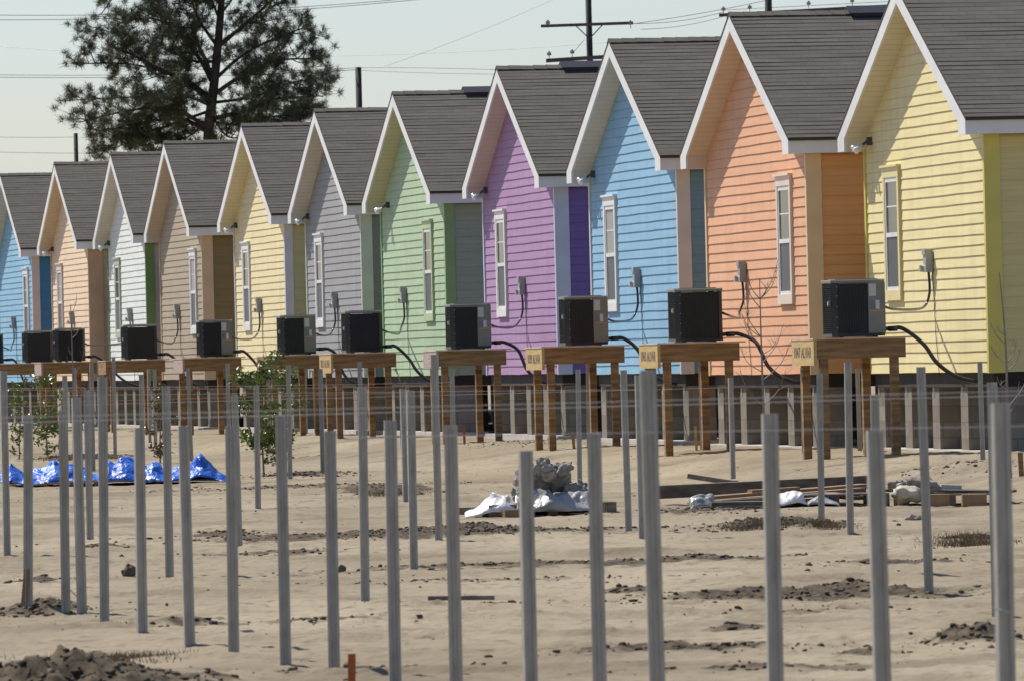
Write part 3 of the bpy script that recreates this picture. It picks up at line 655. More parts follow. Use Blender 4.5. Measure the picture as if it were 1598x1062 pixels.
# ---------------------------------------------------------------- posts
exec_posts = [
 # xt, yt, xb, yb or ('Y',dist), phrase
 (5, 578, 11, 866, 'tall post at the very left edge of the lot'),
 (44, 647, 44, 945, 'short post with a wooden stake leaning on its foot'),
 (98, 640, 103, 955, 'short post with loose white string tied low on it'),
 (101, 586, 104, 790, 'slim post top rising just behind the string tied short post on the left'),
 (119, 620, 128, 957, 'short post standing right of the string tied post on the left'),
 (116, 573, 119, 730, 'slim far post behind the left short posts, below the stand of the peach house'),
 (135.6, 609, 141, 841, 'post with its foot halfway up the sand at the left, before the blue tarp'),
 (142.5, 566, 146, 735, 'thin far post beside the stand leg of the peach house'),
 (160, 588, 163, 975, 'tall post in front of the gap between the peach and white houses'),
 (177, 557, 180, 716, 'thin far post rising under the left skirt of the white house stand'),
 (217, 667, 222, 986, 'short blurred post in front of the middle of the blue tarp'),
 (220.5, 584, 223, 760, 'slim post top standing behind the short post by the blue tarp middle'),
 (232, 575, 234, 690, 'thinnest far post under the stand of the white house'),
 (241, 576, 243, 700, 'far post next to the right leg of the white house stand'),
 (258.6, 602, 265, 900, 'medium post in front of the right half of the blue tarp'),
 (286, 664, 296, 1006, 'short blurred post before the peak of the blue tarp'),
 (293, 574, 299, 719, 'thin far post by the left skirt of the tan house stand'),
 (355, 567, 359, 730, 'tall far post under the right end of the tan house stand'),
 (360, 664, 365, 1021, 'short blurred post at the right end of the blue tarp'),
 (366, 616, 373, 852, 'post half hidden behind the short post at the right end of the blue tarp'),
 (400, 602, 403, 793, 'post in front of the left side of the leafy young tree'),
 (418, 561, 421, 705, 'thin far post seen through the leafy young tree'),
 (438, 648, 446, 1036, 'short blurred post in front of the leafy young tree'),
 (450, 569, 453, 747, 'tall slim post in the right half of the leafy young tree'),
 (476, 576, 478, 676, 'thin pale far post under the stand of the grey house'),
 (500, 575, 504, 737, 'slim post at the left end of the mint house stand'),
 (515, 672, 522, 1053, 'short blurred post just left of the rusty stake'),
 (561, 564, 566, 735, 'thin post top under the middle of the mint house stand'),
 (565, 604, 570, 937, 'tall sharp post below the middle of the mint house stand'),
 (609, 655, 617, 1074, 'short blurred post right of the rusty stake'),
 (628, 606, 633, 783, 'left one of a close pair of posts in front of the mint house'),
 (641, 609, 646, 888, 'right one of a close pair of posts in front of the mint house'),
 (678, 553, 685, 842, 'tall post reaching over the pink end board of the lilac house stand'),
 (703, 663, 713, 1094, 'short blurred post in front of the mint house corner'),
 (705, 574, 709, 770, 'slim post top behind the short post by the mint house corner'),
 (820, 703, 829, 1114, 'shortest blurred post, in front of the rubble pile'),
 (902, 576, 905, 761, 'slim post just right of the rubble pile'),
 (917, 567, 919, 695, 'thin far post below the sky blue house stand'),
 (927, 674, 938, 1139, 'short blurred post right of the rubble pile'),
 (973, 577, 981, 828, 'sharp post left of the tallest blurred post'),
 (996, 585, 1002, 839, 'post peeking out at the left edge of the tallest blurred post'),
 (1011, 577, 1030, 1215, 'tallest thick blurred post in front of the sky blue house'),
 (1093, 571, 1096, 701, 'thin far post under the right end of the sky blue wall'),
 (1140, 589, 1144, 750, 'slim post at the right leg of the salmon house stand'),
 (1201, 645, 1213, 1194, 'thick blurred short post crossing the lumber pile in front of the salmon house'),
 (1252, 573, 1255, 706, 'thin far post under the yellow end board of the right stand'),
 (1279, 582, 1282, 811, 'post in front of the lumber pile, between the legs of the right stand'),
 (1323, 565, 1327, 831, 'tall post just right of the lumber pile middle'),
 (1338, 575, 1342, 703, 'thin far post before the dark gap under the yellow house'),
 (1365, 616, 1370, 900, 'post top standing right behind the thick short post near the pallet'),
 (1365, 671, 1382, 1228, 'thick blurred short post between lumber pile and pallet'),
 (1437, 572, 1450, 925, 'tall clear post in front of the pale yellow gable'),
 (1529, 564, 1534, 717, 'thin post at the right corner of the pale yellow gable'),
 (1548, 596, 1556, 960, 'post top half hidden behind the rightmost thick post'),
 (1561, 628, 1574, 1265, 'rightmost thick blurred post with white string around its middle')]
SEC = [(-.029, .016), (-.029, -.016), (-.013, -.016), (-.009, -.008), (.009, -.008), (.013, -.016), (.029, -.016), (.029, .016)]
posts = []
for k, (xt, yt, xb, yb, ph) in enumerate(exec_posts):
    rr = random.Random(k*5+2)
    b = G(xb, yb); t = P(xt, yt, b.y)
    d = t-b; Ln = d.length; root = tag(bpy.data.objects.new('steel_post', None), 'grey galvanised '+ph if len(ph.split()) < 14 else 'grey '+ph, 'post', 'galvanised steel posts across the sandy lot')
    bpy.data.objects.remove(root)
    mb = MB(); ax = d.normalized(); sx = Vector((1, 0, 0)); sx = (sx-ax*sx.dot(ax)).normalized(); sy = ax.cross(sx)
    ro = rr.uniform(-.25, .35); c_, s_ = math.cos(ro), math.sin(ro)
    cs = [(u*c_-v*s_, u*s_+v*c_) for u, v in SEC]
    a0 = [-.35*ax+sx*u+sy*v for u, v in cs]; a1 = [ax*Ln+sx*u+sy*v for u, v in cs]
    n = len(cs); mb.poly(a1)
    for q in range(n):
        j = (q+1) % n; mb.quad(a0[q], a0[j], a1[j], a1[q])
    o = mb.build('steel_post', M['post']); o.location = b
    lab = 'grey galvanised '+ph
    if len(lab.split()) > 16: lab = 'grey '+ph
    tag(o, lab, 'post', 'galvanised steel posts across the sandy lot')
    posts.append((b, t))
# strings
def string(name, x0, y0, x1, y1, Y, r, m, lab, sag=.0):
    a, b = P(x0, y0, Y), P(x1, y1, Y); pts = []
    for k in range(25):
        t = k/24; p = a.lerp(b, t); p.z -= sag*4*t*(1-t); pts.append(p)
    mb = MB(); mb.tube(pts, r, 5); o = mb.build('marking_string', m); tag(o, lab, 'string', 'strings stretched between the posts')
string('s', -60, 605.5, 705, 596, 72, .0013, M['string'], 'white string, topmost of those stretched across the left half', .01)
string('s', -60, 608.5, 902, 598, 68, .0016, M['ostring'], 'upper orange string ending at the slim post by the sky blue stand', .012)
string('s', -60, 618, 1002, 607, 55, .0012, M['string'], 'thin white string just below the upper orange string')
string('s', -60, 631, 640, 612, 60, .0014, M['ostring'], 'lower orange string across the left side, below the thin white one')
string('s', -60, 636, 1140, 604, 56, .0012, M['string'], 'thin white string just below the lower orange string')
string('s', -60, 653, 1680, 607, 30, .0013, M['string'], 'blurred white string, upper of the close pair crossing the whole view')
string('s', -60, 661, 1680, 614, 33, .0015, M['string'], 'blurred white string, lower of the close pair crossing the whole view')
string('s', 540, 682, 1680, 663, 29, .0013, M['string'], 'lowest white string, across the right half only, faint and blurred')
# string tied low on two posts
g = G(103, 955)
mb = MB(); pts = [P(96, 917, g.y-.03), P(100, 922, g.y-.04), P(104, 918, g.y-.04), P(110, 920, g.y-.05), P(118, 928, g.y-.05), P(128, 932, g.y-.03), P(137, 932, g.y-.03)]
mb.tube(cr(pts, 5), .0035, 5); tag(mb.build('loose_string', M['string']), 'loose curling white string hanging from a left short post', 'string')
g = G(1574, 1265)
mb = MB(); mb.tube([P(1550, 948, g.y-.03), P(1563, 951, g.y-.035), P(1577, 954, g.y-.03)], .004, 5); tag(mb.build('loose_string', M['string']), 'short white string wrapped around the rightmost thick post', 'string')

# ---------------------------------------------------------------- small stakes
def stake(x0, y0, x1, y1, w_, m, lab, nm='stake'):
    b = G(x1, y1); t = P(x0, y0, b.y); hw = w_*b.y/FPX/2
    d = (t-b); b2 = b-d.normalized()*.1; c = (b2+t)/2
    mb = MB(); mb.obox((0, 0, 0), (hw, 0, 0), (0, hw*.7, 0), (t-b2)/2); o = mb.build(nm, m); o.location = c; tag(o, lab, 'stake', 'small wooden stakes')
stake(549, 1019, 549, 1085, 12, M['rust'], 'rusty orange stake at the bottom edge beside a blurred post')
stake(42, 887, 37, 945, 9, M['stake'], 'dull wooden stake leaning against the foot of a left post')
stake(1085, 664, 1087, 702, 4, M['lumber_tag'], 'thin yellow stake under the corner of the sky blue house')
stake(844, 652, 838, 700, 5, M['stake'], 'leaning brown stake beside the left leg of the sky blue house stand')
stake(893, 671, 896, 700, 4.5, M['stake'], 'short brown stake beside the pier block of the lilac house')
stake(724, 668, 725, 692, 4, M['rust'], 'short rusty stake behind the lilac house stand')
stake(1592, 705, 1594, 742, 8, M['lumber'], 'brown wooden stake at the right edge before the yellow house')
for x, y0, y1, wd in ((488, 578, 676, 'left'), (511, 584, 674, 'middle'), (526, 582, 684, 'right')):
    stake(x, y0, x+4, y1, 2.2, M['lumber_tag'], '%s one of three thin tan canes under the mint house stand' % wd, 'cane')

# ---------------------------------------------------------------- rubble pile on a pallet
def pallet(cx_, cy_, w_, d_, rz, lab, m=M['oldwood'], hgt=.13):
    r = thing('pallet', lab, 'pallet', (cx_, cy_, tz(cx_, cy_)-.01), rz, 'pallets lying on the sand')
    mb = MB(); n = 7
    for k in range(n):
        y = -d_/2+k*(d_-.1)/(n-1); mb.box(-w_/2, w_/2, y, y+.1, hgt-.018, hgt)
    mb.build('deck_boards', m, r)
    mb = MB()
    for x in (-w_/2, -.045, w_/2-.09): mb.box(x, x+.09, -d_/2, d_/2, .018, hgt-.019)
    mb.build('stringers', m, r)
    mb = MB()
    for y in (-d_/2, -.05, d_/2-.1): mb.box(-w_/2, w_/2, y, y+.1, 0, .0175)
    mb.build('bottom_boards', m, r); return r
g = G(855, 803); 
pallet(g.x, g.y+.5, 1.25, 1.0, .1, 'weathered pallet under the heap of concrete rubble')
gz = tz(g.x, g.y+.5)+.12
def pxX(px, Y): return P(px, 780, Y).x
CH = [(826, 748, 24, 24, 'largest'), (862, 752, 26, 28, 'tall upright'), (848, 728, 20, 14, 'topmost'), (878, 733, 17, 14, 'upper right'), (866, 775, 17, 14, 'round'), (846, 776, 16, 14, 'lower middle'), (893, 768, 16, 14, 'rightmost low'), (880, 752, 15, 16, 'pointed'),
 (810, 772, 13, 13, 'lower left'), (900, 780, 13, 9, 'flat right'), (830, 772, 14, 12, 'dark front'), (856, 740, 14, 12, 'small upper'), (908, 762, 9, 12, 'thin angled')]
for k, (px, py, rx, rz_, nm) in enumerate(CH):
    Yc = g.y+.35+.2*math.sin(k*2.1); p = P(px, py-1, Yc); q = Yc/FPX
    mb = MB(); mb.lump((0, 0, 0), rx*q*.84, rx*q*.85, rz_*q*.86, k*1.9+3, .7, 3); o = mb.build('concrete_chunk', M['rubble']); o.location = p
    tag(o, '%s grey concrete chunk in the rubble heap on the pallet' % nm, 'concrete chunk', 'concrete chunks heaped on the pallet')
def sheet(name, x0, x1, ytop, ybase, Y, depth, m, lab, cat, seed=1, nx=70, ny=26, hf=None, crease=.05, grp=None):
    # crumpled sheet: X span by pixels at depth Y, height profile hf(t)
    a = P(x0, ybase, Y); b = P(x1, ybase, Y); me_v = []; mb = MB()
    Hs = (ybase-ytop)*Y/FPX
    for j in range(ny+1):
        v = j/ny
        for i in range(nx+1):
            u = i/nx; p = a.lerp(b, u); y = Y-.1+v*depth
            prof = math.sin(math.pi*min(1, max(0, v*1.0+.02)))**.6
            h = (hf(u) if hf else math.sin(math.pi*u)**.5)*Hs
            x = p.x
            n1 = abs(mnoise.noise(Vector((x*3+seed*7, y*3, seed))))*2; n2 = abs(mnoise.noise(Vector((x*8+seed, y*7, seed*2))))
            z = tz(x, y)+.01+h*prof*(.88+.22*n1)+crease*(.6*n1-.3+.7*n2)*prof
            sx = .05*mnoise.noise(Vector((x*6, z*9, seed*5))); sy = .08*mnoise.noise(Vector((x*5, z*7+3, seed*3)))
            mb.v.append((x+sx, y+sy, max(z, tz(x, y)+.004)))
    for j in range(ny):
        for i in range(nx):
            q = j*(nx+1)+i; mb.f.append((q, q+1, q+nx+2, q+nx+1)); mb.m.append(0); mb.uv += [(0, 0)]*4
    o = mb.build(name, m, None, True); sd = o.modifiers.new('thick', 'SOLIDIFY'); sd.thickness = .003; tag(o, lab, cat, grp); return o
def interp(pts):
    xs, ys = zip(*pts); return lambda u: float(np.interp(u, xs, ys))
sheet('plastic_sheet', 726, 812, 768, 803, g.y+.0, .7, M['plastic'], 'bright white crumpled plastic sheet left of the rubble heap', 'plastic sheet', 3, hf=interp([(0, .05), (.15, .2), (.35, .75), (.5, 1), (.75, .95), (1, .4)]), crease=.06, nx=60)
sheet('plastic_sheet', 806, 925, 770, 803, g.y-.02, .6, M['greyplastic'], 'dusty clear plastic hanging over the front of the rubble pallet', 'plastic sheet', 5, hf=interp([(0, .8), (.3, 1), (.7, 1), (.95, .8), (1, .2)]), crease=.05)
for k, (px, py, wd) in enumerate(((733, 799, 'left'), (752, 800, 'middle'), (800, 803, 'front'))):
    q = G(px, py+3); mb = MB(); mb.box(-.1, .1, -.05, .05, -.05, .07); o = mb.build('timber_block', M['stake'] if k == 2 else M['oldwood']); o.location = q; o.rotation_euler = (0, 0, .3*k-.2)
    tag(o, '%s short timber block at the foot of the white plastic sheet' % wd, 'timber block', 'timber blocks by the rubble pallet')
# ---------------------------------------------------------------- lumber pile
def board(x0, y0, x1, y1, Y0_, Y1_, th_, wd, m, lab, grp='boards in the lumber pile'):
    a, b = P(x0, y0, Y0_), P(x1, y1, Y1_); c = (a+b)/2; d = (b-a)/2; u = Vector((0, 0, 1)); n = d.normalized().cross(u).normalized(); up = n.cross(d.normalized())
    mb = MB(); mb.obox((0, 0, 0), d, n*wd/2, up*th_/2); o = mb.build('board', m); o.location = c; tag(o, lab, 'board', grp)
gl = G(1200, 792); YL = gl.y
board(1022, 768, 1378, 750, YL+2.6, YL+3.4, .13, .05, M['darkwood'], 'longest dark beam lying along the back of the lumber pile')
board(1024, 760, 1376, 744, YL+2.75, YL+3.55, .04, .14, M['oldwood'], 'pale top plank lying on the longest dark beam')
board(1076, 742, 1148, 753, YL+3.6, YL+3.4, .05, .12, M['oldwood'], 'short plank propped up at the left behind the long beam')
board(1085, 779, 1350, 758, YL+.9, YL+1.7, .05, .25, M['stake'], 'pale wide plank slanting across the top of the lumber pile')
board(1170, 767, 1245, 762, YL+1.2, YL+1.3, .04, .2, M['stake'], 'short light plank on top of the slanting plank')
board(1080, 786, 1290, 770, YL+.5, YL+.9, .035, .3, M['oldwood'], 'plank lowest in front of the lumber pile')
board(1120, 783, 1345, 764, YL+.6, YL+1.2, .05, .2, M['stake'], 'tan plank second from the top, slanting up to the right')
board(1095, 788, 1300, 779, YL+.3, YL+.7, .04, .25, M['oldwood'], 'grey plank just under the slanting tan planks')
board(1105, 789, 1210, 787, YL+.2, YL+.3, .08, .4, M['darkwood'], 'dark flat board under the lumber pile at the front')
board(1085, 793, 1200, 792, YL+.1, YL+.1, .05, .3, M['darkwood'], 'lowest dark board resting on the sand under the lumber pile')
board(1290, 770, 1340, 777, YL+.7, YL+.5, .03, .3, M['oldwood'], 'small plank sagging at the right end of the lumber pile')
pallet(pxX(1290, YL+.6), YL+.7, 1.1, .9, .15, 'dark broken pallet under the right end of the lumber pile', M['darkwood'])
sheet('plastic_sheet', 1210, 1262, 771, 797, YL+.0, .5, M['plastic'], 'white plastic spilling out at the middle of the lumber pile', 'plastic sheet', 8, nx=40, crease=.06)
sheet('plastic_sheet', 1262, 1310, 776, 796, YL+.1, .5, M['greyplastic'], 'grey plastic between the lumber pile and the broken pallet', 'plastic sheet', 9, nx=40, crease=.06)
sheet('plastic_sheet', 1076, 1118, 775, 798, YL+.2, .5, M['greyplastic'], 'dark dusty plastic under the left end of the lumber pile', 'plastic sheet', 12, nx=40, crease=.05)
gp = G(1490, 790)
pallet(gp.x, gp.y+.6, 1.15, 1.0, -.05, 'weathered pallet lying right of the thick short post', M['oldwood'])
q = gp.y+.5
board(1382, 764, 1580, 766, q+.2, q-.1, .025, .5, M['darkwood'], 'dark flat plank on the right pallet', 'planks on the right pallet')
board(1468, 759, 1500, 760, q+.2, q+.2, .05, .2, M['footing'], 'light grey offcut on the right pallet', 'planks on the right pallet')
for k, (px, lab) in enumerate(((1462, 'left'), (1520, 'right'))):
    o_ = P(px, 779, gp.y-.2); mb = MB(); mb.box(-.12, .12, -.1, .1, -.06, .055); o = mb.build('timber_block', M['stake']); o.location = o_; tag(o, '%s square timber block in front of the right pallet' % lab, 'timber block', 'timber blocks by the right pallet')
o_ = P(1418, 770, gp.y-.1); mb = MB(); mb.lump((0, 0, 0), .15, .12, .085, 4.4, .6, 3); o = mb.build('cement_bag', M['bag'], None, True); o.location = o_; tag(o, 'crumpled cream bag slumped on the left end of the right pallet', 'bag')
for px, py, s_, lab in ((1402, 756, .06, 'grey lump lying left of the cream bag'), (1440, 755, .09, 'dark grey lump behind the cream bag'), (1398, 756, .04, None), (1425, 806, .05, 'dark clod lying in front of the right pallet')):
    if lab:
        o_ = P(px, py, gp.y+.2) if py < 800 else G(px, py+4); mb = MB(); mb.lump((0, 0, 0), s_*1.5, s_, s_*.8, px*.1, .7, 3); o = mb.build('rubble_lump', M['rubble']); o.location = o_; tag(o, lab, 'rubble')

# ---------------------------------------------------------------- blue tarp
gt = G(200, 757)
sheet('tarp', 150, 356, 712, 757, gt.y-.1, 1.4, M['tarp'], 'right half of the crumpled blue tarp, rising to a peak', 'tarp', 2, nx=110, ny=34, crease=.065,
      hf=interp([(0, .3), (.08, .72), (.2, .82), (.3, .6), (.38, .5), (.43, .72), (.5, .5), (.56, .42), (.64, .5), (.72, .68), (.79, .95), (.88, .55), (.96, .2), (1, .02)]), grp='blue tarps')
sheet('tarp', 0, 152, 719, 752, gt.y+.2, 1.3, M['tarp'], 'low left half of the blue tarp over the slatted pallet', 'tarp', 6, nx=90, ny=34, crease=.05,
      hf=interp([(0, .7), (.1, 1), (.25, .55), (.42, .6), (.55, 1), (.75, .9), (.9, .6), (1, .4)]), grp='blue tarps')
board(52, 756, 152, 749, gt.y-.15, gt.y-.05, .02, .1, M['stake'], 'thin tan slat along the front of the left blue tarp', 'slats by the tarp')
board(100, 753, 230, 748, gt.y-.2, gt.y-.1, .018, .08, M['stake'], 'long tan slat running under the middle of the blue tarps', 'slats by the tarp')
for px, lab in ((22, 'leftmost'), (71, 'left middle'), (112, 'right middle'), (149, 'rightmost')):
    o_ = P(px, 757, gt.y-.15); mb = MB(); mb.box(-.02, .02, -.02, .02, -.08, .05); o = mb.build('timber_peg', M['stake']); o.location = o_; tag(o, '%s upright peg under the tan slat by the blue tarp' % lab, 'peg', 'pegs by the tarp')
# plank on foreground sand
g1 = G(668, 941); g2 = G(772, 940); mb = MB(); d = (g2-g1)/2; mb.obox((0, 0, .035), d, Vector((0, .05, 0)), Vector((0, 0, .014))); o = mb.build('plank', M['oldwood']); o.location = (g1+g2)/2
tag(o, 'single weathered plank lying alone on the open sand', 'plank')
# boulders / single clods
for px, py, s_, lab in ((203, 899, .055, 'round dark dirt clod lying alone right of the left posts'), (533, 892, .035, 'small dark clod lying alone left of the tall sharp post')):
    o_ = G(px, py); mb = MB(); mb.lump((0, 0, 0), s_, s_, s_, px, .4, 3); o = mb.build('dirt_clod', M['clod']); o.location = o_+Vector((0, 0, s_*.6)); tag(o, lab, 'dirt clod')
# dry grass tufts
def tuft(px, py, hw, cnt, hgt, lab, m=M['dryg']):
    c = G(px, py); mb = MB(); rr = random.Random(px); q = hw*c.y/FPX
    for _ in range(cnt):
        x = rr.gauss(0, q*.5); y = rr.gauss(0, .25); z = tz(c.x+x, c.y+y)-c.z; hh = hgt*rr.uniform(.3, 1); dx, dy = rr.gauss(0, .6)*hh, rr.gauss(0, .5)*hh
        mb.poly([(x-.003, y, z), (x+.003, y, z), (x+dx, y+dy, z+hh)])
    o = mb.build('dry_grass', m); o.location = c; tag(o, lab, 'dry grass', None, 'stuff')
tuft(1515, 848, 55, 900, .09, 'low mat of dry brown grass at the right, before the pallet')
tuft(1185, 822, 60, 500, .09, 'dry brown grass on the dirt before the lumber pile')
tuft(1290, 822, 40, 400, .08, 'dry brown grass right before the lumber pile')
tuft(615, 772, 50, 400, .08, 'dry reddish grass on the patch left of the rubble')
tuft(170, 1030, 110, 900, .05, 'dry stubble on the dirt mound at the lower left')
tuft(120, 716, 70, 600, .10, 'brown dry grass behind the blue tarp')

# ---------------------------------------------------------------- shrubs and bare saplings
def leafy(px, py, hpx, wpx, nleaf, m, lab, seed, lowcut=0.15):
    b = G(px, py); q = b.y/FPX; Hm, Wm = hpx*q, wpx*q; rr = random.Random(seed)
    root = thing('leafy_sapling', lab, 'young tree', b, 0, 'leafy saplings planted in the sand')
    mb = MB(); tips = []
    trunk = cr([(0, 0, -.05), (rr.uniform(-.03, .03), 0, Hm*.3), (rr.uniform(-.06, .06), 0, Hm*.6), (rr.uniform(-.08, .08), 0, Hm*.95)], 6)
    mb.tube(trunk, [.016*(1-.7*i/len(trunk)) for i in range(len(trunk))], 6)
    for k in range(22):
        t = rr.uniform(lowcut, 1); p = trunk[int(t*(len(trunk)-1))]; a = rr.uniform(0, 6.28); l = Wm*.5*rr.uniform(.5, 1.05)*(1-.35*abs(t-.55)*2)
        e = p+Vector((math.cos(a)*l, math.sin(a)*l*.9, l*rr.uniform(.05, .55))); mid = (p+e)/2+Vector((0, 0, -.03))
        br = cr([p, mid, e], 5); mb.tube(br, [.006*(1-.7*i/len(br)) for i in range(len(br))], 4); tips.append(br)
    mb.build('trunk', M['twig'], root)
    mb = MB()
    for _ in range(nleaf):
        br = rr.choice(tips); i = int((rr.random()**.6)*(len(br)-1)); c = br[i]+Vector((rr.gauss(0, .035), rr.gauss(0, .035), rr.gauss(0, .035)))
        d = Vector((rr.gauss(0, 1), rr.gauss(0, 1), rr.gauss(.35, .6))).normalized(); s = d.cross(Vector((rr.gauss(0, 1), rr.gauss(0, 1), rr.gauss(0, 1)))).normalized(); n = d.cross(s)
        l = rr.uniform(.05, .11); wd = l*.22
        a, t, m1, m2 = c, c+d*l, c+d*l*.5+s*wd+n*wd*.4, c+d*l*.5-s*wd+n*wd*.4
        mb.poly([a, m1, t]); mb.poly([a, t, m2])
    mb.build('foliage', m, root); return root
leafy(412, 742, 190, 125, 2000, M['leaf'], 'leafy green young tree with thin trunk in front of the yellow house stand', 4)
leafy(455, 715, 150, 70, 520, M['leaf'], 'sparser leafy young tree right behind the thin trunked one', 9)
leafy(250, 722, 125, 62, 650, M['leafr'], 'reddish green young tree between the white and tan house stands', 5)
leafy(30, 716, 125, 50, 520, M['leaf'], 'green young tree at the far left under the blue house stand', 6)
leafy(75, 712, 130, 66, 800, M['leaf'], 'bushy green young tree just right of the far left one', 8)
def bare(px, py, hpx, wpx, lab, seed, nb=12, forks=None):
    b = G(px, py); q = b.y/FPX; Hm, Wm = hpx*q, wpx*q; rr = random.Random(seed)
    mb = MB(); tr = cr([(0, 0, -.05), (-.015, 0, Hm*.3), (rr.uniform(-.04, .03), 0, Hm*.65), (rr.uniform(-.08, .02), 0, Hm)], 8)
    mb.tube(tr, [.02*(1-.85*i/len(tr))+.002 for i in range(len(tr))], 6)
    for k in range(nb):
        t = rr.uniform(.33, .95); p = tr[int(t*(len(tr)-1))]; sgn = 1 if k % 2 else -1; l = Wm*.5*rr.uniform(.5, 1.1)*(1.2-t*.7)
        e = p+Vector((sgn*l*rr.uniform(.5, 1), rr.uniform(-.4, .4)*l, l*rr.uniform(.9, 2.0))); m_ = p.lerp(e, .5)+Vector((sgn*l*.12, 0, -l*.1))
        br = cr([p, m_, e], 6); mb.tube(br, [.006*(1-.8*i/len(br))+.001 for i in range(len(br))], 4)
        for _ in range(3):
            s0 = br[rr.randint(4, len(br)-3)]; e2 = s0+Vector((rr.uniform(-.5, .5)*l, rr.uniform(-.3, .3)*l, rr.uniform(.1, .6)*l)); mb.tube([s0, s0.lerp(e2, .5)+Vector((0, 0, .01)), e2], [.003, .0022, .001], 4)
    o = mb.build('bare_sapling', M['twig']); o.location = b; tag(o, lab, 'bare sapling', 'bare saplings')
bare(1196, 735, 300, 120, 'bare branching sapling in front of the salmon orange gable', 3, 14)
bare(1577, 745, 320, 90, 'thin bare sapling at the right end before the yellow house side', 7, 9)
bare(118, 735, 260, 60, 'faint bare sapling in front of the peach house stand', 12, 8)
bare(628, 700, 130, 24, 'small bare twig tree at the right end of the mint house stand', 15, 5)

# ---------------------------------------------------------------- pine tree
def pine():
    Yp = 262.0; q = Yp/FPX; rr = random.Random(21)
    b = P(326, 330, Yp); gzp = -.42
    root = thing('pine_tree', 'big dark pine with open spreading crown behind the tan and yellow houses', 'pine tree', (b.x, Yp, gzp))
    def L(px, py, dy=0): v = P(px, py, Yp+dy); return Vector((v.x-b.x, v.y-Yp, v.z-gzp))
    mb = MB(); tips = []; rr2 = rr
    base = L(326, 240); base.z = 0; base.x = 0
    tr = cr([base-Vector((0, 0, .3)), L(325, 330), L(325, 215), L(333, 140), L(341, 60), L(347, -20), L(350, -90)], 8)
    mb.tube(tr, [.21*(1-.62*(i/len(tr))**1.2) for i in range(len(tr))], 10)
    br0 = [ # (start), mids, end , dy
     ((322, 205), (285, 187), (228, 190), (160, 205), .5, .085), ((322, 198), (270, 170), (205, 172), (128, 190), -1, .08), ((324, 160), (300, 135), (225, 95), (175, 72), -.4, .10), ((326, 150), (280, 120), (200, 100), (118, 100), 1.2, .07),
     ((330, 125), (310, 90), (275, 50), (235, 5), .6, .10), ((330, 115), (300, 60), (240, 30), (190, 35), -1.2, .07), ((335, 185), (385, 172), (430, 155), (500, 150), .4, .085), ((333, 190), (370, 195), (420, 182), (490, 180), -1, .05),
     ((338, 145), (375, 120), (430, 95), (500, 92), -.8, .08), ((340, 120), (380, 85), (430, 60), (485, 40), .9, .07), ((343, 70), (380, 40), (420, 5), (450, -20), -.5, .08), ((341, 75), (310, 30), (290, -20), (260, -50), .5, .07),
     ((322, 175), (250, 200), (200, 215), (155, 235), 1.6, .05), ((345, 40), (330, 0), (310, -40), (300, -80), -.8, .05), ((346, 20), (375, -20), (400, -60), (410, -90), 1, .05), ((328, 165), (290, 150), (240, 150), (105, 157), -1.8, .06),
     ((337, 160), (400, 150), (450, 130), (515, 120), 1.8, .06), ((322, 190), (290, 215), (240, 225), (200, 222), .3, .035), ((342, 95), (300, 95), (240, 70), (135, 40), 2, .06), ((330, 178), (360, 215), (420, 200), (470, 170), 2, .04), ((346, 10), (300, -30), (220, -40), (170, 5), -1.5, .05)]
    for (a, m1, m2, e, dy, r0) in br0:
        pts = cr([L(*a), L(*m1, dy*.5), L(*m2, dy), L(*e, dy*1.5)], 9)
        mb.tube(pts, [r0*(1-.8*i/len(pts)) for i in range(len(pts))], 6)
        n = len(pts)
        for k in range(26):
            i = int(n*(.22+.78*(k/26))); i = min(i, n-1); p = pts[i]; l = rr.uniform(.4, 1.1)*(1.15-.45*i/n)
            d = Vector((rr.gauss(0, 1), rr.gauss(0, .9), rr.gauss(.25, .6))).normalized()+ (pts[-1]-pts[0]).normalized()*.5
            e2 = p+d.normalized()*l; s = cr([p, p.lerp(e2, .5)+Vector((0, 0, -.06)), e2], 4)
            mb.tube(s, [.022*(1-.7*j/len(s)) for j in range(len(s))], 4)
            tips.append(e2)
            for _ in range(4):
                s0 = s[rr.randint(2, len(s)-1)]; e3 = s0+Vector((rr.gauss(0, .24), rr.gauss(0, .24), rr.gauss(.07, .16))); mb.tube([s0, e3], [.010, .005], 3); tips.append(e3)
    mb.build('trunk', M['bark'], root, True)
    V = []; 
    rng = np.random.default_rng(5); T = np.array([tuple(t) for t in tips]); rep = 60
    keep = rng.random(len(T)) < .93; T = T[keep]
    C = np.repeat(T, rep, 0)+rng.normal(0, .045, (len(T)*rep, 3)); D = rng.normal(0, 1, C.shape); D[:, 2] += .35; D /= np.linalg.norm(D, axis=1, keepdims=True)
    S = np.cross(D, rng.normal(0, 1, C.shape)); S /= np.linalg.norm(S, axis=1, keepdims=True)
    ln = rng.uniform(.14, .30, (len(C), 1)); w0 = .0088
    A = C+S*w0; B = C-S*w0; E = C+D*ln
    co = np.stack([A, B, E], 1).reshape(-1, 3); nf = len(C)
    me = bpy.data.meshes.new('crown'); me.vertices.add(nf*3); me.vertices.foreach_set('co', co.ravel()); me.loops.add(nf*3); me.loops.foreach_set('vertex_index', np.arange(nf*3, dtype=np.int32))
    me.polygons.add(nf); me.polygons.foreach_set('loop_start', np.arange(0, nf*3, 3, dtype=np.int32)); me.polygons.foreach_set('loop_total', np.full(nf, 3, dtype=np.int32)); me.update(); me.validate()
    me.materials.append(M['needle']); o = bpy.data.objects.new('crown', me); sc.collection.objects.link(o); o.parent = root
pine()

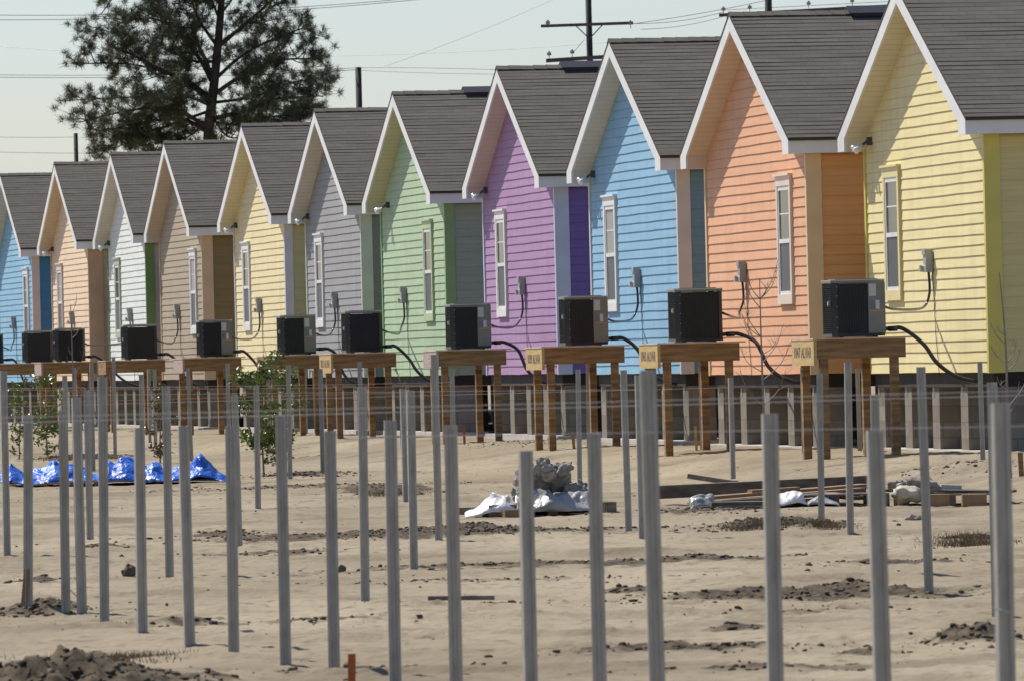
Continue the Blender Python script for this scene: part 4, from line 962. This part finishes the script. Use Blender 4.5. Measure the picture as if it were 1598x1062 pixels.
# ---------------------------------------------------------------- utility poles and wires
def pole(px, ptop, pw, Y, lab, arms=(), slope=0):
    q = Y/FPX; t = P(px, ptop, Y); r0 = pw*q/2
    root = thing('utility_pole', lab, 'utility pole', (t.x, Y, -.42), 0, 'utility poles behind the roofs')
    Hh = t.z+.42; mb = MB(); mb.tube([(0, 0, 0), (0, 0, Hh*.5), (0, 0, Hh)], [r0*1.25, r0*1.1, r0*.95], 12); mb.build('shaft', M['pole'], root, True)
    for (xa, ya, xb, yb, hpx, ins, brace) in arms:
        a, b = P(xa, ya, Y-.25), P(xb, yb, Y-.25); o = Vector((t.x, Y, -.42)); a -= o; b -= o; hh = hpx*q/2
        mb = MB(); d = (b-a)/2; mb.obox((a+b)/2, d, Vector((0, .06, 0)), Vector((0, 0, hh))); ao = mb.build('crossarm', M['arm'], root)
        for (ix, iy) in ins:
            c = P(ix, iy, Y-.25)-o; mb = MB(); mb.tube([c+Vector((0, 0, -.12)), c], .015, 6)
            mb.tube([c, c+Vector((0, 0, .04)), c+Vector((0, 0, .045)), c+Vector((0, 0, .10)), c+Vector((0, 0, .11)), c+Vector((0, 0, .15))], [.05, .10, .06, .085, .04, .03], 12); mb.build('insulator', M['insul'], ao)
        if brace:
            mb = MB()
            for sx in (-1, 1): mb.tube([Vector((sx*22*q, -.2, (a.z+b.z)/2)), Vector((0, -.12, (a.z+b.z)/2-22*q))], .02, 5)
            mb.build('brace', M['arm'], root)
    return root
pole(916, -90, 9.5, 272, 'dark utility pole with two crossarms rising behind the sky blue roof', [(844, 41, 988, 36, 4.5, [(855, 38), (984, 39)], True), (852, 95, 990, 86, 6, [(857, 87), (893, 84), (948, 83)], False)])
pole(1196, -120, 11, 290, 'utility pole with insulator crossarm just above the salmon house roof', [(1122, 24, 1400, 9, 5, [(1129, 17), (1170, 14), (1262, 8), (1330, 4)], False)])
pole(559, 105, 10, 330, 'plain dark utility pole with bare top above the grey house roof')
pole(118, 208, 7, 420, 'short looking far utility pole left of the pine tree')
def wire(x0, y0, x1, y1, Y0_, Y1_, lab, sag=0., r=.011):
    a, b = P(x0, y0, Y0_), P(x1, y1, Y1_); pts = []
    for k in range(31):
        t = k/30; p = a.lerp(b, t); p.z -= sag*4*t*(1-t); pts.append(p)
    mb = MB(); mb.tube(pts, r, 5); tag(mb.build('power_line', M['wire']), lab, 'power line', 'overhead power lines')
wire(-60, 23, 640, -2, 320, 320, 'upper line of the close pair at the top left sky', .25, .014)
wire(-60, 31, 660, -1, 320, 320, 'lower line of the close pair at the top left sky', .25, .014)
wire(-60, 68, 1000, 62, 340, 300, 'thin line crossing behind the middle of the pine crown', .6, .009)
wire(-60, 116, 562, 106, 332, 330, 'upper line reaching the bare topped pole from the left', .15, .013)
wire(-60, 120, 562, 109, 330, 330, 'lower line reaching the bare topped pole from the left', .15, .013)
wire(562, 106, 850, 112, 330, 300, 'line running right from the bare topped pole to the purple roof', -.05, .013)
wire(562, 110, 850, 116, 330, 300, 'second line running right from the bare topped pole', .05, .011)
wire(-60, 212, 118, 214, 420, 420, 'far line meeting the short pole left of the pine', .05, .012)
wire(-60, 236, 330, 237, 430, 430, 'lowest far line above the peach house roof', .1, .012)
wire(600, 104, 880, -8, 300, 300, 'slanting thin line rising to the top edge left of the crossarm pole', .1, .008)
wire(984, 38, 1200, 0, 272, 290, 'line climbing right from the upper crossarm end', .05, .010)
wire(984, 37, 1129, 19, 272, 290, 'line from the crossarm pole to the left insulator of the next pole', .12, .010)
wire(1129, 16, 1480, -2, 290, 290, 'line strung through the insulators above the salmon roof', .0, .010)
wire(1000, 46, 1129, 26, 272, 290, 'slack lower line between the two crossarm poles', .1, .009)
wire(893, 84, 912, 62, 272, 272, 'short slanting guy wire on the crossarm pole', 0, .012)
